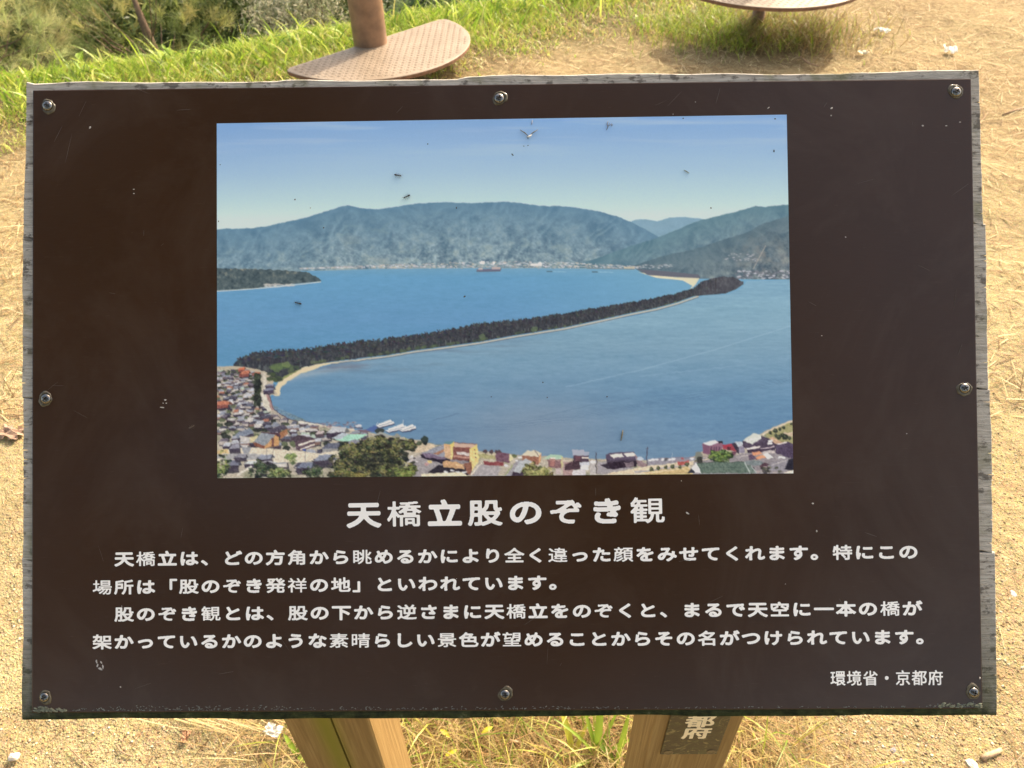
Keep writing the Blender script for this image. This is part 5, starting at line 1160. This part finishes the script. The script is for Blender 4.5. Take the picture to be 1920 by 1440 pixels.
# unseen pines added behind the viewer to darken what the glossy panel mirrors
def big_pine(c, h, rad, label, seed):
    global rng
    root = empty('unseen_pine_tree', (c[0], c[1], 0), label, 'tree'); MI = Matrix.Identity(4); rr = np.random.default_rng(seed)
    b = bmesh.new(); tr = [(c[0] + .15 * math.sin(z), c[1] + .12 * math.cos(z * .8), z) for z in np.linspace(-.3, h, 9)]
    tube_bm(b, tr, list(np.linspace(.22, .05, 9)), 14)
    obj('trunk', bm_mesh('trunk', b, True), mat_flat('tree_bark', (.16, .11, .08), .9, 0, .35, 18, .01), root, MI)
    b = bmesh.new(); tips = []
    for k in range(64):
        z = h * (.22 + .78 * k / 64); a = rr.random() * 6.283; L = rad * (1.05 - .55 * ((z / h - .22) / .78) ** 1.4) * (.6 + .5 * rr.random())
        s0 = Vector((c[0], c[1], z)); e = s0 + Vector((math.cos(a) * L, math.sin(a) * L, L * .18)); m_ = (s0 + e) / 2 + Vector((0, 0, .12 * L))
        tube_bm(b, [s0, m_, e], [.05, .03, .012], 6)
        for t in np.linspace(.35, 1.05, 9):
            q_ = s0.lerp(e, t); tips.append((q_.x + rr.normal() * .22, q_.y + rr.normal() * .22, q_.z + .1 + rr.normal() * .13))
    obj('limbs', bm_mesh('limbs', b, True), mat_flat('limb_bark', (.15, .11, .08), .9, 0, .35, 18), root, MI)
    T = np.array(tips); K = 70; base = np.repeat(T, K, 0) + rr.normal(size=(len(T) * K, 3)) * np.array([.15, .15, .08])
    nd = rr.normal(size=base.shape) + np.array([0, 0, .5]); nd /= np.linalg.norm(nd, axis=1)[:, None]
    s_ = np.cross(nd, rr.normal(size=base.shape)); s_ = s_ / np.linalg.norm(s_, axis=1)[:, None] * .014
    V = np.stack([base - s_, base + s_, base + nd * .17], 1)
    me = mesh_np('needles', V.reshape(-1, 3), np.arange(len(base) * 3).reshape(-1, 3)); point_colour(me, 'tint', np.repeat(pick([(.06, .07, .022), (.09, .09, .03), (.045, .05, .018)], len(base)), 3, 0))
    o = obj('needles', me, M_leaf2, root, MI); o['kind'] = 'stuff'
big_pine((-3.0, -3.6), 9.0, 3.0, 'unseen tall pine tree added behind the viewer to the left, mirrored darkly in the panel', 1)
big_pine((.1, -5.4), 10.0, 3.1, 'unseen tall pine tree added straight behind the viewer, mirrored darkly in the panel', 2)

leaf_bush('leafy_shrub', (2.2, -8.5, 1.0), (4.0, 1.4, 1.7), 16000, [(.05, .065, .02), (.08, .09, .03)], 'unseen long dark hedge of broad leaves added behind the viewer to darken the panel reflection', .11, clump=70)  # unseen hedges, added to keep low sky out of the panel reflection
leaf_bush('leafy_shrub', (-5.5, -7.5, 1.0), (4.0, 1.4, 1.7), 16000, [(.05, .065, .02), (.08, .09, .03)], 'unseen long dark hedge added behind the viewer to the left of the pines to darken the panel reflection', .11, clump=70)

# ---------------- ants and dry scraps on the panel ----------------
M_ant = mat_flat('black_ant', (.015, .013, .012), .3, 0, .2, 300)
def ant_mesh():
    b = bmesh.new()
    for c, s in (((-.0021, 0, .0011), (.0013, .00075, .0007)), ((.0, 0, .0011), (.0010, .00045, .00045)), ((.0018, 0, .0011), (.0007, .0006, .0005)), ((-.0008, 0, .001), (.0005, .00025, .0004)), ((.0011, 0, .0011), (.0004, .0002, .0002))):
        r = bmesh.ops.create_uvsphere(b, u_segments=10, v_segments=7, radius=1)
        for v in r['verts']: v.co = Vector((v.co.x * s[0] + c[0], v.co.y * s[1] + c[1], v.co.z * s[2] + c[2]))
    for s in (-1, 1):
        for x0, dx, L in ((.0004, .0014, .0017), (0, .0001, .0020), (-.0004, -.0016, .0021)):
            tube_bm(b, [(x0, 0, .0010), (x0 + dx * .45, s * L * .5, .0017), (x0 + dx, s * L, .0001)], [.00011, .00009, .00006], 5, False)
        tube_bm(b, [(.0023, s * .0002, .0013), (.0031, s * .0008, .0016), (.0040, s * .0010, .0008)], [.00008, .00007, .00005], 5, False)
    return bm_mesh('ant', b, True)
am = ant_mesh(); am.materials.append(M_ant)
for i, (u, v, a, lab) in enumerate([(747, 329.5, -12, 'upper black ant on the printed sky, facing right'), (762.5, 369.5, 205, 'black ant just above the printed ridge, facing lower left'), (559, 568.5, 165, 'black ant on the printed sea'), ]):
    x, y = on_board(u, v); o = bpy.data.objects.new('ant', am); COL.objects.link(o); o.matrix_basis = BM @ Matrix.Translation((x, y, .0002)) @ Matrix.Rotation(R(a), 4, 'Z') @ Matrix.Scale(1.15, 4)
    tag(o, lab, 'ant', 'ants on the sign')
x, y = on_board(361, 800); o = bpy.data.objects.new('ant', am.copy()); o.data.materials.clear(); o.data.materials.append(mat_flat('pale_brown_ant', (.10, .075, .055), .4, 0, .3, 500)); COL.objects.link(o)
o.matrix_basis = BM @ Matrix.Translation((x, y, .0002)) @ Matrix.Rotation(R(25), 4, 'Z'); tag(o, 'brown ant on the dark panel left of the print', 'ant', 'ants on the sign')
def scrap(pts_list, rad, col, label, name='plant_scrap'):
    b = bmesh.new()
    for pts in pts_list:
        P_ = [(*on_board(u, v), h * .001) for u, v, h in pts]; tube_bm(b, P_, [rad * mm * (1 if 0 < k < len(P_) - 1 else .5) for k in range(len(P_))], 6)
    tag(obj(name, bm_mesh(name, b, True), mat_flat('scrap_' + str(len(bpy.data.materials)), col, .7, 0, .4, 900), None, BM), label, 'debris')
scrap([[(975, 244, 1.0), (984, 250, 1.6), (990, 255, .8)], [(1008, 244, 1.2), (999, 250, 1.6), (992, 256, .8)], [(990, 254, .8), (990, 261, .6)]], 1.0, (.12, .11, .09), 'v-shaped dry scrap near the top of the printed sky')
scrap([[(988, 257, 1.0), (993, 257, 1.6), (997, 253, 1.2)]], 2.0, (.75, .74, .68), 'tiny white husk in the v-shaped scrap')
scrap([[(998, 226, .5), (997, 234, .8)]], 1.3, (.40, .38, .36), 'tiny grey crumb above the v-shaped scrap')
scrap([[(1140, 228, .8), (1138, 233, 1.2), (1140, 238, .6), (1137, 244, .4)], [(1140, 236, 1), (1144, 235, 1), (1142, 231, .8)]], .8, (.20, .20, .22), 'thin curled fibre on the printed sky right of the v-shaped scrap')
scrap([[(1146, 232, .6), (1148, 235, .9), (1146, 237, .6)]], .8, (.25, .24, .26), 'tiny round crumb beside the curled fibre')
scrap([[(1282, 319, .6), (1287, 322, 1.0), (1292, 325, .5)]], 1.0, (.22, .26, .24), 'short slanting bit of grass on the printed sky at the right')
scrap([[(1168, 806, .5), (1166, 816, 1.3), (1164, 826, .6)]], 1.5, (.20, .19, .14), 'slim upright seed husk on the printed bay')

for o in bpy.data.objects:
    if '_w' in o: del o['_w']
